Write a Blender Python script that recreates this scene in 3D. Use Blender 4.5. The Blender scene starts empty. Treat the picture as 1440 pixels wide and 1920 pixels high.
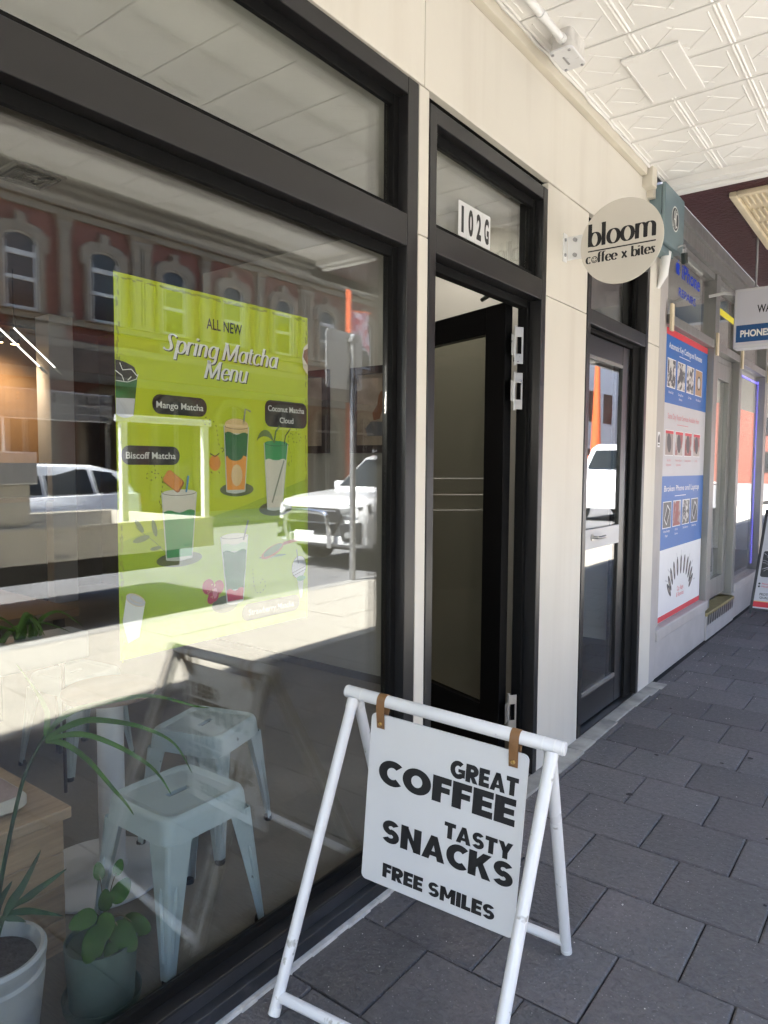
import bpy, math, random
from mathutils import Vector, Matrix
random.seed(7)
S = bpy.context.scene
COL = S.collection
PI = math.pi
R = math.radians

# ------------------------------------------------------------------ camera, sky, sun, exposure
CAM = Vector((1.407, 0.0, 1.45))
def set_camera():
    yaw, pitch, roll, f = R(37.26), R(-3.77), R(.365), 1332.0
    F = Vector((-math.sin(yaw)*math.cos(pitch), math.cos(yaw)*math.cos(pitch), math.sin(pitch)))
    R0 = Vector((math.cos(yaw), math.sin(yaw), 0)); U0 = R0.cross(F)
    Rv = R0*math.cos(roll)+U0*math.sin(roll); U = -R0*math.sin(roll)+U0*math.cos(roll)
    cd = bpy.data.cameras.new('camera'); co = bpy.data.objects.new('camera', cd); COL.objects.link(co)
    m = Matrix.Identity(4)
    for i in range(3):
        m[i][0] = Rv[i]; m[i][1] = U[i]; m[i][2] = -F[i]; m[i][3] = CAM[i]
    co.matrix_world = m
    cd.sensor_fit = 'HORIZONTAL'; cd.sensor_width = 36.0; cd.lens = f/1440*36
    cd.clip_start = .05; cd.clip_end = 600
    S.camera = co
set_camera()
SUN_EL, SX = R(58), .183          # sun high behind the camera, a little to the street side
sz = math.sin(SUN_EL); sx = SX*sz; sy = -math.sqrt(1-sz*sz-sx*sx)
SUND = Vector((sx, sy, sz))
W = bpy.data.worlds.new('World'); S.world = W; W.use_nodes = True
nt = W.node_tree; bg = nt.nodes['Background']
sky = nt.nodes.new('ShaderNodeTexSky'); sky.sky_type = 'NISHITA'; sky.sun_disc = False
sky.sun_elevation = SUN_EL; sky.sun_rotation = math.atan2(sx, sy)
nt.links.new(sky.outputs[0], bg.inputs[0]); bg.inputs[1].default_value = .12
sl = bpy.data.lights.new('sun', 'SUN'); sl.energy = 4.6; sl.angle = R(.53); sl.color = (1, .955, .88)
so = bpy.data.objects.new('sun', sl); COL.objects.link(so)
so.rotation_euler = SUND.to_track_quat('Z', 'Y').to_euler(); so.location = (6, -4, 14)
S.view_settings.view_transform = 'Standard'; S.view_settings.look = 'None'
S.view_settings.exposure = 3.1; S.view_settings.gamma = 1.0; S.view_settings.use_curve_mapping = False
cy = S.cycles
cy.max_bounces = 8; cy.diffuse_bounces = 3; cy.glossy_bounces = 4; cy.transmission_bounces = 4
cy.transparent_max_bounces = 20; cy.use_adaptive_sampling = True; cy.adaptive_threshold = .03; cy.caustics_reflective = False; cy.caustics_refractive = False
cy.sample_clamp_indirect = 6.0; cy.use_denoising = True
try: cy.denoiser = 'OPENIMAGEDENOISE'
except Exception: pass

# ------------------------------------------------------------------ materials
MATS = {}
def _n(t, k, **kw):
    n = t.nodes.new(k)
    for a, b in kw.items(): setattr(n, a, b)
    return n
def mat(name, base, rough=.55, metal=0., var=.0, vscale=6., stretch=(1, 1, 1), bump=0., bscale=60., bstretch=(1, 1, 1),
        rnd=0., col2=None, cscale=4., cstretch=(1, 1, 1), cedge=(.45, .6), spots=None, sscale=90., sthr=.12, coat=0., spec=.5, rvar=0.):
    """procedural principled: broad value variation, second colour in noise patches, specks, bump, per-object variation"""
    m = bpy.data.materials.new(name); m.use_nodes = True; t = m.node_tree
    P = t.nodes['Principled BSDF']
    P.inputs['Roughness'].default_value = rough; P.inputs['Metallic'].default_value = metal
    P.inputs['Specular IOR Level'].default_value = spec; P.inputs['Coat Weight'].default_value = coat
    L = t.links.new
    tc = _n(t, 'ShaderNodeTexCoord')
    def noise(scale, st, detail=4.):
        mp = _n(t, 'ShaderNodeMapping'); mp.inputs['Scale'].default_value = st
        L(tc.outputs['Object'], mp.inputs[0])
        if rnd > 0 or True:
            oi = _n(t, 'ShaderNodeObjectInfo'); mu = _n(t, 'ShaderNodeMath', operation='MULTIPLY'); mu.inputs[1].default_value = 37.
            L(oi.outputs['Random'], mu.inputs[0]); cx = _n(t, 'ShaderNodeCombineXYZ'); L(mu.outputs[0], cx.inputs[0]); L(mu.outputs[0], cx.inputs[1])
            L(cx.outputs[0], mp.inputs['Location'])
        nz = _n(t, 'ShaderNodeTexNoise'); nz.inputs['Scale'].default_value = scale; nz.inputs['Detail'].default_value = detail
        L(mp.outputs[0], nz.inputs['Vector']); return nz.outputs[0], mp
    c = None
    rgb = _n(t, 'ShaderNodeRGB'); rgb.outputs[0].default_value = (*base, 1); c = rgb.outputs[0]
    if col2:
        o, _ = noise(cscale, cstretch); mr = _n(t, 'ShaderNodeMapRange'); mr.inputs[1].default_value, mr.inputs[2].default_value = cedge
        L(o, mr.inputs[0]); mx = _n(t, 'ShaderNodeMix', data_type='RGBA'); L(mr.outputs[0], mx.inputs[0]); L(c, mx.inputs[6])
        mx.inputs[7].default_value = (*col2, 1); c = mx.outputs[2]
    if spots:
        _, mp = noise(1, (1, 1, 1)); vo = _n(t, 'ShaderNodeTexVoronoi'); vo.inputs['Scale'].default_value = sscale; L(mp.outputs[0], vo.inputs['Vector'])
        mr = _n(t, 'ShaderNodeMapRange'); mr.inputs[1].default_value = sthr; mr.inputs[2].default_value = sthr*.55
        L(vo.outputs['Distance'], mr.inputs[0])
        sep = _n(t, 'ShaderNodeSeparateColor'); L(vo.outputs['Color'], sep.inputs[0])
        gt = _n(t, 'ShaderNodeMath', operation='GREATER_THAN'); gt.inputs[1].default_value = .72; L(sep.outputs[0], gt.inputs[0])
        mm = _n(t, 'ShaderNodeMath', operation='MULTIPLY'); L(mr.outputs[0], mm.inputs[0]); L(gt.outputs[0], mm.inputs[1])
        mx = _n(t, 'ShaderNodeMix', data_type='RGBA'); L(mm.outputs[0], mx.inputs[0]); L(c, mx.inputs[6]); mx.inputs[7].default_value = (*spots, 1); c = mx.outputs[2]
    if var > 0 or rnd > 0:
        hs = _n(t, 'ShaderNodeHueSaturation'); val = None
        if var > 0:
            o, _ = noise(vscale, stretch, 6.); mr = _n(t, 'ShaderNodeMapRange'); mr.inputs[1].default_value = .25; mr.inputs[2].default_value = .75
            mr.inputs[3].default_value = 1-var; mr.inputs[4].default_value = 1+var; L(o, mr.inputs[0]); val = mr.outputs[0]
        if rnd > 0:
            oi = _n(t, 'ShaderNodeObjectInfo'); mr = _n(t, 'ShaderNodeMapRange'); mr.inputs[3].default_value = 1-rnd; mr.inputs[4].default_value = 1+rnd
            L(oi.outputs['Random'], mr.inputs[0])
            if val:
                mu = _n(t, 'ShaderNodeMath', operation='MULTIPLY'); L(val, mu.inputs[0]); L(mr.outputs[0], mu.inputs[1]); val = mu.outputs[0]
            else: val = mr.outputs[0]
        L(val, hs.inputs['Value']); L(c, hs.inputs['Color']); c = hs.outputs[0]
    L(c, P.inputs['Base Color'])
    if bump > 0:
        o, _ = noise(bscale, bstretch, 5.); b = _n(t, 'ShaderNodeBump'); b.inputs['Strength'].default_value = bump; b.inputs['Distance'].default_value = .01
        L(o, b.inputs['Height']); L(b.outputs[0], P.inputs['Normal'])
    if rvar > 0:
        o, _ = noise(vscale*1.7, stretch); mr = _n(t, 'ShaderNodeMapRange'); mr.inputs[1].default_value = .3; mr.inputs[2].default_value = .7
        mr.inputs[3].default_value = max(0, rough-rvar); mr.inputs[4].default_value = min(1, rough+rvar); L(o, mr.inputs[0]); L(mr.outputs[0], P.inputs['Roughness'])
    MATS[name] = m
    return m
def emit(name, colr, strength):
    m = bpy.data.materials.new(name); m.use_nodes = True; t = m.node_tree; t.nodes.clear()
    o = _n(t, 'ShaderNodeOutputMaterial'); e = _n(t, 'ShaderNodeEmission'); e.inputs[0].default_value = (*colr, 1); e.inputs[1].default_value = strength
    t.links.new(e.outputs[0], o.inputs[0]); MATS[name] = m; return m
def glass(name, tint=(.975, .985, .98), f0=.055, rough=0.):
    """clear sheet: Fresnel (Schlick) mix of straight transmission and mirror reflection, per face of the pane"""
    m = bpy.data.materials.new(name); m.use_nodes = True; t = m.node_tree; t.nodes.clear(); L = t.links.new
    o = _n(t, 'ShaderNodeOutputMaterial'); tr = _n(t, 'ShaderNodeBsdfTransparent'); tr.inputs[0].default_value = (*tint, 1)
    gl = _n(t, 'ShaderNodeBsdfGlossy'); gl.inputs['Roughness'].default_value = rough; gl.inputs[0].default_value = (1, 1, 1, 1)
    lw = _n(t, 'ShaderNodeLayerWeight'); lw.inputs[0].default_value = .5
    pw = _n(t, 'ShaderNodeMath', operation='POWER'); pw.inputs[1].default_value = 5.; L(lw.outputs['Facing'], pw.inputs[0])
    mu = _n(t, 'ShaderNodeMath', operation='MULTIPLY_ADD'); mu.inputs[1].default_value = 1-f0; mu.inputs[2].default_value = f0; L(pw.outputs[0], mu.inputs[0])
    mx = _n(t, 'ShaderNodeMixShader'); L(mu.outputs[0], mx.inputs[0]); L(tr.outputs[0], mx.inputs[1]); L(gl.outputs[0], mx.inputs[2]); L(mx.outputs[0], o.inputs[0])
    MATS[name] = m; return m

mat('cream_panel', (.715, .675, .595), .5, var=.05, vscale=1.3, col2=(.665, .62, .54), cscale=1.6, cstretch=(1, 6, .35), cedge=(.5, .75), bump=.06, bscale=40, rvar=.08)
mat('cream_trim', (.66, .61, .51), .5, var=.05, vscale=5, bump=.05)
mat('tin_white', (.85, .835, .805), .5, var=.035, vscale=3, col2=(.74, .70, .64), cscale=9, cedge=(.66, .85), bump=.05, bscale=70, rnd=.02)
mat('white_gloss', (.80, .80, .79), .3, var=.03, vscale=6, bump=.03, bscale=30)
mat('white_paint', (.74, .74, .75), .32, var=.04, vscale=5, col2=(.42, .41, .39), cscale=24, cedge=(.655, .70), bump=.05, bscale=50, rvar=.06)
mat('panel_white', (.67, .67, .675), .42, var=.02, vscale=3, col2=(.60, .60, .61), cscale=3, cedge=(.55, .8))
mat('charcoal', (.017, .0165, .017), .3, var=.06, vscale=2, spec=.45)
mat('charcoal_sill', (.028, .03, .035), .38, var=.25, vscale=7, col2=(.07, .07, .075), cscale=14, cedge=(.6, .8), bump=.04, rvar=.1)
mat('black_door', (.003, .003, .0035), .45, var=.1, spec=.12)
mat('gasket', (.005, .005, .005), .7, spec=.15)
mat('paver', (.100, .097, .099), .72, var=.17, vscale=42, rnd=.17, col2=(.118, .108, .110), cscale=3.2, cedge=(.4, .7), spots=(.22, .215, .21), sscale=95, sthr=.24, bump=.8, bscale=75, rvar=.08)
mat('joint_sand', (.022, .021, .021), .95, var=.3, vscale=40, bump=.5)
mat('sun_paled_paver', (.39, .365, .315), .8, var=.12, vscale=14, rnd=.07, spots=(.16, .15, .13), sscale=60, sthr=.2, bump=.4, bscale=90)  # outer band paving, the sun's brightness lifted into its colour
mat('stone', (.33, .32, .29), .75, var=.22, vscale=9, rnd=.12, col2=(.20, .20, .19), cscale=5, cedge=(.5, .7), bump=.5, bscale=45)
mat('caulk', (.62, .60, .57), .8, var=.2, vscale=25, bump=.3, bscale=60)
mat('asphalt', (.16, .16, .165), .85, var=.15, vscale=2, spots=(.3, .3, .3), sscale=70, bump=.5, bscale=60)
mat('kerb', (.33, .32, .30), .7, var=.15, vscale=6, bump=.4)
mat('leather', (.23, .115, .045), .5, var=.15, vscale=25, bump=.12, bscale=120)
mat('brass', (.55, .36, .13), .32, 1., var=.1)
mat('steel', (.56, .55, .53), .34, 1., var=.1, vscale=9, rvar=.08)
mat('galv', (.42, .42, .43), .45, .8, var=.12, vscale=14)
mat('letter_black', (.010, .010, .011), .5)
mat('disc_cream', (.66, .62, .55), .5, var=.02)
mat('teal', (.16, .225, .245), .38, var=.08, vscale=6, bump=.04)
mat('padlock', (.02, .03, .03), .45, .3)
mat('maroon', (.055, .012, .016), .5, var=.2, vscale=20, bump=.9, bscale=35)
mat('yellowed', (.70, .60, .42), .45, var=.08, vscale=8)
mat('alu', (.27, .265, .255), .45, .5, var=.06, vscale=3, stretch=(6, 6, .5), rvar=.06)
mat('shop_plinth', (.46, .43, .415), .6, var=.1, vscale=5, bump=.1)
mat('tape_yellow', (.30, .24, .11), .6, var=.2, vscale=20)
mat('concrete_floor', (.215, .19, .155), .6, var=.20, vscale=10, stretch=(2, 30, 1), col2=(.165, .145, .12), cscale=2.2, cedge=(.35, .7), bump=.25, bscale=16, bstretch=(2, 26, 1))
mat('inner_wall', (.44, .42, .37), .65, var=.05, vscale=2)
mat('inner_ceiling', (.80, .78, .73), .7, var=.03)
mat('inner_brown', (.085, .058, .04), .6, var=.2, vscale=5)
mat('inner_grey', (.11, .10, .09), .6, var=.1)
mat('warm_panel', (.40, .25, .14), .55, var=.12, vscale=4, stretch=(4, 4, .6))
mat('mint', (.42, .50, .515), .36, var=.05, vscale=6, col2=(.16, .18, .18), cscale=26, cedge=(.715, .74), bump=.03, spec=.5)
mat('rubber', (.012, .012, .012), .7)
mat('pedestal_white', (.74, .74, .76), .4, var=.03)
mat('oak', (.40, .275, .165), .5, var=.22, vscale=3.5, stretch=(30, 1.2, 30), rnd=.12, col2=(.31, .20, .115), cscale=2.5, cstretch=(14, .8, 14), cedge=(.4, .65), bump=.08, bscale=30, bstretch=(12, .6, 12))
mat('oak_top', (.42, .295, .185), .48, var=.2, vscale=3, stretch=(30, 1.2, 30), bump=.06)
mat('table_brown', (.15, .085, .045), .4, var=.2, vscale=3, stretch=(20, 1.5, 20))
mat('cushion', (.42, .31, .285), .9, var=.1, vscale=60, bump=.5, bscale=200)
mat('cushion_edge', (.62, .58, .52), .9, bump=.4, bscale=150)
mat('pot_green', (.075, .118, .094), .6, var=.06, vscale=5, bump=.08)
mat('pot_white', (.42, .435, .44), .32, var=.08, vscale=6, coat=.2)
mat('soil', (.018, .013, .010), .95, var=.4, vscale=30, bump=1., bscale=50)
mat('leaf', (.065, .165, .018), .55, spec=.25, var=.25, vscale=9, rnd=.2)
mat('leaf_dark', (.020, .062, .024), .55, spec=.25, var=.25, vscale=9, rnd=.2)
mat('leaf_pilea', (.030, .090, .008), .55, spec=.25, var=.22, vscale=14, rnd=.2, bump=.1, bscale=40)
mat('stem_brown', (.10, .07, .035), .7)
mat('picture_paper', (.34, .27, .20), .7, var=.1, vscale=6, col2=(.22, .15, .10), cscale=5, cedge=(.5, .7))
mat('picture_frame', (.03, .015, .012), .5)
mat('brick_red', (.175, .056, .037), .8, var=.15, vscale=3)
mat('render_cream', (.22, .175, .12), .8, var=.12, vscale=2)
mat('sash_white', (.50, .48, .43), .5)
mat('dark_glass', (.02, .022, .024), .12, spec=.35)
mat('far_grey', (.34, .33, .31), .8, var=.1, vscale=1)
mat('car_white', (.82, .83, .84), .22, coat=.7)
mat('car_black', (.018, .018, .02), .45)
mat('car_glass', (.010, .013, .014), .06, spec=.3)
mat('chrome', (.75, .75, .76), .12, 1.)
mat('lamp_lens', (.30, .31, .32), .12, .3, var=.4, vscale=25)
mat('lamp_red', (.45, .02, .02), .2)
mat('tyre', (.02, .02, .02), .85)
mat('tray_cream', (.66, .62, .53), .5, var=.08, vscale=3)
mat('checker', (.62, .62, .62), .35, .35, var=.1, vscale=10)
mat('orange', (.85, .16, .045), .4)
mat('banner_red', (.66, .10, .13), .7, col2=(.80, .62, .60), cscale=5, cedge=(.45, .55))
mat('awning_grey', (.30, .29, .27), .6, var=.1)
mat('shop_white', (.74, .73, .70), .6, var=.05)
mat('signbox', (.60, .60, .61), .4)
mat('sign_blue', (.008, .075, .22), .4)
for k, v in dict(lime=(.50, .60, .006), lime2=(.34, .47, .006), ink=(.018, .020, .016), paper=(.80, .80, .76), cream=(.70, .66, .54), g_green=(.045, .30, .09), g_dark=(.02, .13, .03),
                 g_orange=(.78, .30, .02), foam=(.74, .52, .24), plate=(.105, .125, .035), biscuit=(.70, .25, .02), biscuit2=(.36, .11, .01), straw_blue=(.10, .30, .50), straw_grey=(.25, .27, .20),
                 strawberry=(.50, .02, .05), pale_green=(.50, .62, .42), leaf_ink=(.12, .20, .05), glassy=(.58, .60, .52), berry=(.42, .012, .03), edge=(.30, .36, .02), cookie=(.20, .07, .02),
                 p_blue=(.015, .13, .46), p_blue2=(.05, .25, .56), p_red=(.66, .03, .05), p_grey=(.56, .56, .60), p_white=(.80, .80, .82), p_pink=(.62, .20, .24), p_key=(.035, .035, .04),
                 p_tan=(.42, .25, .13), p_photo=(.10, .10, .11), p_photo2=(.33, .27, .25), letter_blue=(.01, .06, .62), yellow=(.95, .85, .05), plum=(.35, .02, .03)).items():
    mat(k, v, .45, var=.03)
mat('photo_busy', (.07, .07, .08), .45, col2=(.62, .60, .58), cscale=22, cedge=(.48, .54))
mat('photo_red', (.30, .06, .06), .45, col2=(.45, .42, .40), cscale=10, cedge=(.45, .55))
glass('pane_glass'); glass('door_glass', (.66, .66, .61), .045)
emit('led', (.16, .13, 1.), .5); emit('lamp_warm', (1, .62, .28), 2.2); emit('tube_white', (1, .94, .86), .5)

# ------------------------------------------------------------------ mesh building
class MB:
    def __init__(s): s.v = []; s.f = []; s.m = []; s.cur = 0; s.mats = []
    def use(s, name):
        if name not in s.mats: s.mats.append(name)
        s.cur = s.mats.index(name); return s
    def add(s, vs, fs):
        b = len(s.v); s.v += [Vector(p) for p in vs]
        for f in fs: s.f.append([b+i for i in f]); s.m.append(s.cur)
        return s
    def box(s, x0, x1, y0, y1, z0, z1):
        vs = [(x, y, z) for z in (z0, z1) for y in (y0, y1) for x in (x0, x1)]
        return s.add(vs, [(0, 2, 3, 1), (4, 5, 7, 6), (0, 1, 5, 4), (2, 6, 7, 3), (0, 4, 6, 2), (1, 3, 7, 5)])
    def obox(s, c, u, v, w, a, b, d):
        """box centred at c with half sizes a,b,d along u,v,w"""
        c, u, v, w = Vector(c), Vector(u), Vector(v), Vector(w)
        vs = [c+u*a*i+v*b*j+w*d*k for k in (-1, 1) for j in (-1, 1) for i in (-1, 1)]
        return s.add(vs, [(0, 2, 3, 1), (4, 5, 7, 6), (0, 1, 5, 4), (2, 6, 7, 3), (0, 4, 6, 2), (1, 3, 7, 5)])
    def tube(s, pts, r, n=12, cap=True, closed=False):
        pts = [Vector(p) for p in pts]; rs = r if isinstance(r, (list, tuple)) else [r]*len(pts)
        b = len(s.v); k = len(pts); ref = None
        for i, p in enumerate(pts):
            if closed: t = (pts[(i+1) % k]-pts[i-1]).normalized()
            else: t = (pts[min(i+1, k-1)]-pts[max(i-1, 0)]).normalized()
            if ref is None:
                ref = t.orthogonal().normalized()
            ref = (ref-t*ref.dot(t)); ref = ref.normalized() if ref.length > 1e-6 else t.orthogonal().normalized()
            q = t.cross(ref)
            for j in range(n):
                a = 2*PI*j/n; s.v.append(p+(ref*math.cos(a)+q*math.sin(a))*rs[i])
        seg = k if closed else k-1
        for i in range(seg):
            i2 = (i+1) % k
            for j in range(n):
                s.f.append([b+i*n+j, b+i*n+(j+1) % n, b+i2*n+(j+1) % n, b+i2*n+j]); s.m.append(s.cur)
        if cap and not closed:
            s.f.append([b+j for j in range(n)][::-1]); s.m.append(s.cur)
            s.f.append([b+(k-1)*n+j for j in range(n)]); s.m.append(s.cur)
        return s
    def lathe(s, prof, c=(0, 0, 0), n=28, close=False):
        b = len(s.v); c = Vector(c)
        for r, z in prof:
            for j in range(n):
                a = 2*PI*j/n; s.v.append(c+Vector((r*math.cos(a), r*math.sin(a), z)))
        for i in range(len(prof)-1):
            for j in range(n):
                s.f.append([b+i*n+j, b+i*n+(j+1) % n, b+(i+1)*n+(j+1) % n, b+(i+1)*n+j]); s.m.append(s.cur)
        s.f.append([b+j for j in range(n)][::-1]); s.m.append(s.cur)
        s.f.append([b+(len(prof)-1)*n+j for j in range(n)]); s.m.append(s.cur)
        return s
    def prism(s, poly, d):
        """closed polygon (3d points) pushed along vector d"""
        poly = [Vector(p) for p in poly]; d = Vector(d); k = len(poly)
        return s.add(poly+[p+d for p in poly], [list(range(k))[::-1], list(range(k, 2*k))]+[(i, (i+1) % k, k+(i+1) % k, k+i) for i in range(k)])
    def loft(s, rings, cap=True):
        b = len(s.v); n = len(rings[0])
        for r in rings: s.v += [Vector(p) for p in r]
        for i in range(len(rings)-1):
            for j in range(n):
                s.f.append([b+i*n+j, b+i*n+(j+1) % n, b+(i+1)*n+(j+1) % n, b+(i+1)*n+j]); s.m.append(s.cur)
        if cap:
            s.f.append([b+j for j in range(n)][::-1]); s.m.append(s.cur)
            s.f.append([b+(len(rings)-1)*n+j for j in range(n)]); s.m.append(s.cur)
        return s
    def build(s, name, m=None, parent=None, bevel=0., smooth=False, label=None, kind=None, subsurf=0):
        off = Vector((0, 0, 0))
        p = parent
        while p is not None: off += p.location; p = p.parent
        me = bpy.data.meshes.new(name); me.from_pydata([tuple(v-off) for v in s.v], [], s.f)
        for k in ([m] if m else s.mats): me.materials.append(MATS[k])
        if not m: me.polygons.foreach_set('material_index', s.m)
        if smooth: me.polygons.foreach_set('use_smooth', [True]*len(me.polygons))
        me.update()
        o = bpy.data.objects.new(name, me); COL.objects.link(o)
        if parent is not None: o.parent = parent
        if bevel:
            bm = o.modifiers.new('b', 'BEVEL'); bm.width = bevel; bm.segments = 2; bm.limit_method = 'ANGLE'; bm.angle_limit = R(35)
        if subsurf:
            ss = o.modifiers.new('s', 'SUBSURF'); ss.levels = ss.render_levels = subsurf
        if smooth and not subsurf:
            md = me; 
            try: me.set_sharp_from_angle(angle=R(40))
            except Exception: pass
        if label: o['label'] = label
        if kind: o['kind'] = kind
        return o
def box(name, m, parent, x0, x1, y0, y1, z0, z1, bevel=0., **k): return MB().box(x0, x1, y0, y1, z0, z1).build(name, m, parent, bevel, **k)
def tag(o, label, cat, group=None):
    o['label'] = label; o['category'] = cat
    if group: o['group'] = group
    return o
def thing(name, label, cat, loc=(0, 0, 0), group=None):
    o = bpy.data.objects.new(name, None); COL.objects.link(o); o.location = loc; o.empty_display_size = .1
    return tag(o, label, cat, group)
def struct(o): o['kind'] = 'structure'; return o
def dup(o, loc=None, rz=None, parent=None, label=None):
    c = o.copy(); COL.objects.link(c)
    if parent is not None: c.parent = parent
    if loc is not None: c.location = loc
    if rz is not None: c.rotation_euler = (0, 0, rz)
    if label: c['label'] = label
    for ch in list(o.children): dup(ch, parent=c)
    return c

# ------------------------------------------------------------------ flat print and lettering
class Pl:
    """a flat sheet: origin o, right u, up v; layer k sits k*.35 mm in front"""
    def __init__(s, o, u, v, step=.00035): s.o, s.u, s.v = Vector(o), Vector(u), Vector(v); s.n = s.u.cross(s.v).normalized(); s.step = step
    def __call__(s, a, b, k=0): return s.o+s.u*a+s.v*b+s.n*(k*s.step)
def ell(cx, cy, rx, ry, n=28, a0=0, a1=2*PI, rot=0.):
    out = []
    full = abs(a1-a0) > 6.28
    for i in range(n if full else n+1):
        a = a0+(a1-a0)*i/n; x, y = rx*math.cos(a), ry*math.sin(a)
        out.append((cx+x*math.cos(rot)-y*math.sin(rot), cy+x*math.sin(rot)+y*math.cos(rot)))
    return out
def rrect(x0, x1, y0, y1, r, n=6):
    out = []
    for cx, cy, a in ((x1-r, y1-r, 0), (x0+r, y1-r, PI/2), (x0+r, y0+r, PI), (x1-r, y0+r, 1.5*PI)):
        out += [(cx+r*math.cos(a+PI/2*i/n), cy+r*math.sin(a+PI/2*i/n)) for i in range(n+1)]
    return out
def flat(mb, pl, poly, k, m):
    mb.use(m).add([pl(a, b, k) for a, b in poly], [list(range(len(poly)))])
def line(mb, pl, pts, w, k, m):
    """thin printed line"""
    mb.use(m); L = []
    for i, (x, y) in enumerate(pts):
        x0, y0 = pts[max(i-1, 0)]; x1, y1 = pts[min(i+1, len(pts)-1)]
        d = math.hypot(x1-x0, y1-y0) or 1; nx, ny = -(y1-y0)/d*w/2, (x1-x0)/d*w/2
        L += [pl(x+nx, y+ny, k), pl(x-nx, y-ny, k)]
    mb.add(L, [(2*i, 2*i+1, 2*i+3, 2*i+2) for i in range(len(pts)-1)])
def dashes(mb, pl, pts, w, k, m, dash=.006):
    acc = []; run = 0; on = True
    for (x0, y0), (x1, y1) in zip(pts, pts[1:]):
        d = math.hypot(x1-x0, y1-y0); n = max(1, int(d/(dash/3)))
        for i in range(n):
            p = (x0+(x1-x0)*i/n, y0+(y1-y0)*i/n)
            if on: acc.append(p)
            run += d/n
            if run > dash:
                if on and len(acc) > 1: line(mb, pl, acc, w, k, m)
                acc = []; run = 0; on = not on
_tc = {}
def glyphs(s, off=0., shear=0.):
    key = (s, off, shear)
    if key in _tc: return _tc[key]
    cu = bpy.data.curves.new('tmp', 'FONT'); cu.body = s; cu.size = 1; cu.offset = off; cu.shear = shear; cu.resolution_u = 4
    o = bpy.data.objects.new('tmp', cu); COL.objects.link(o)
    dg = bpy.context.evaluated_depsgraph_get(); ev = o.evaluated_get(dg); me = ev.to_mesh()
    r = ([(v.co.x, v.co.y) for v in me.vertices], [list(p.vertices) for p in me.polygons]); ev.to_mesh_clear()
    bpy.data.objects.remove(o); bpy.data.curves.remove(cu); _tc[key] = r
    return r
CAP = None
def text(mb, pl, s, x, y, h, m, k=1, width=None, off=.0, shear=0., align='L', mirror=False):
    """one printed line in mb; x,y is the baseline start, h the height of a capital"""
    global CAP
    if CAP is None: CAP = max(p[1] for p in glyphs('H')[0])
    vs, fs = glyphs(s, off, shear)
    if not vs: return 0
    x0 = min(p[0] for p in vs); x1 = max(p[0] for p in vs)
    sc = h/CAP; sx_ = sc if width is None else width/(x1-x0); w = (x1-x0)*sx_
    dx = {'L': 0, 'C': -w/2, 'R': -w}[align]
    mb.use(m).add([pl(x+dx+(a-x0)*sx_, y+b*sc, k) for a, b in vs], fs)
    return w
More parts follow.
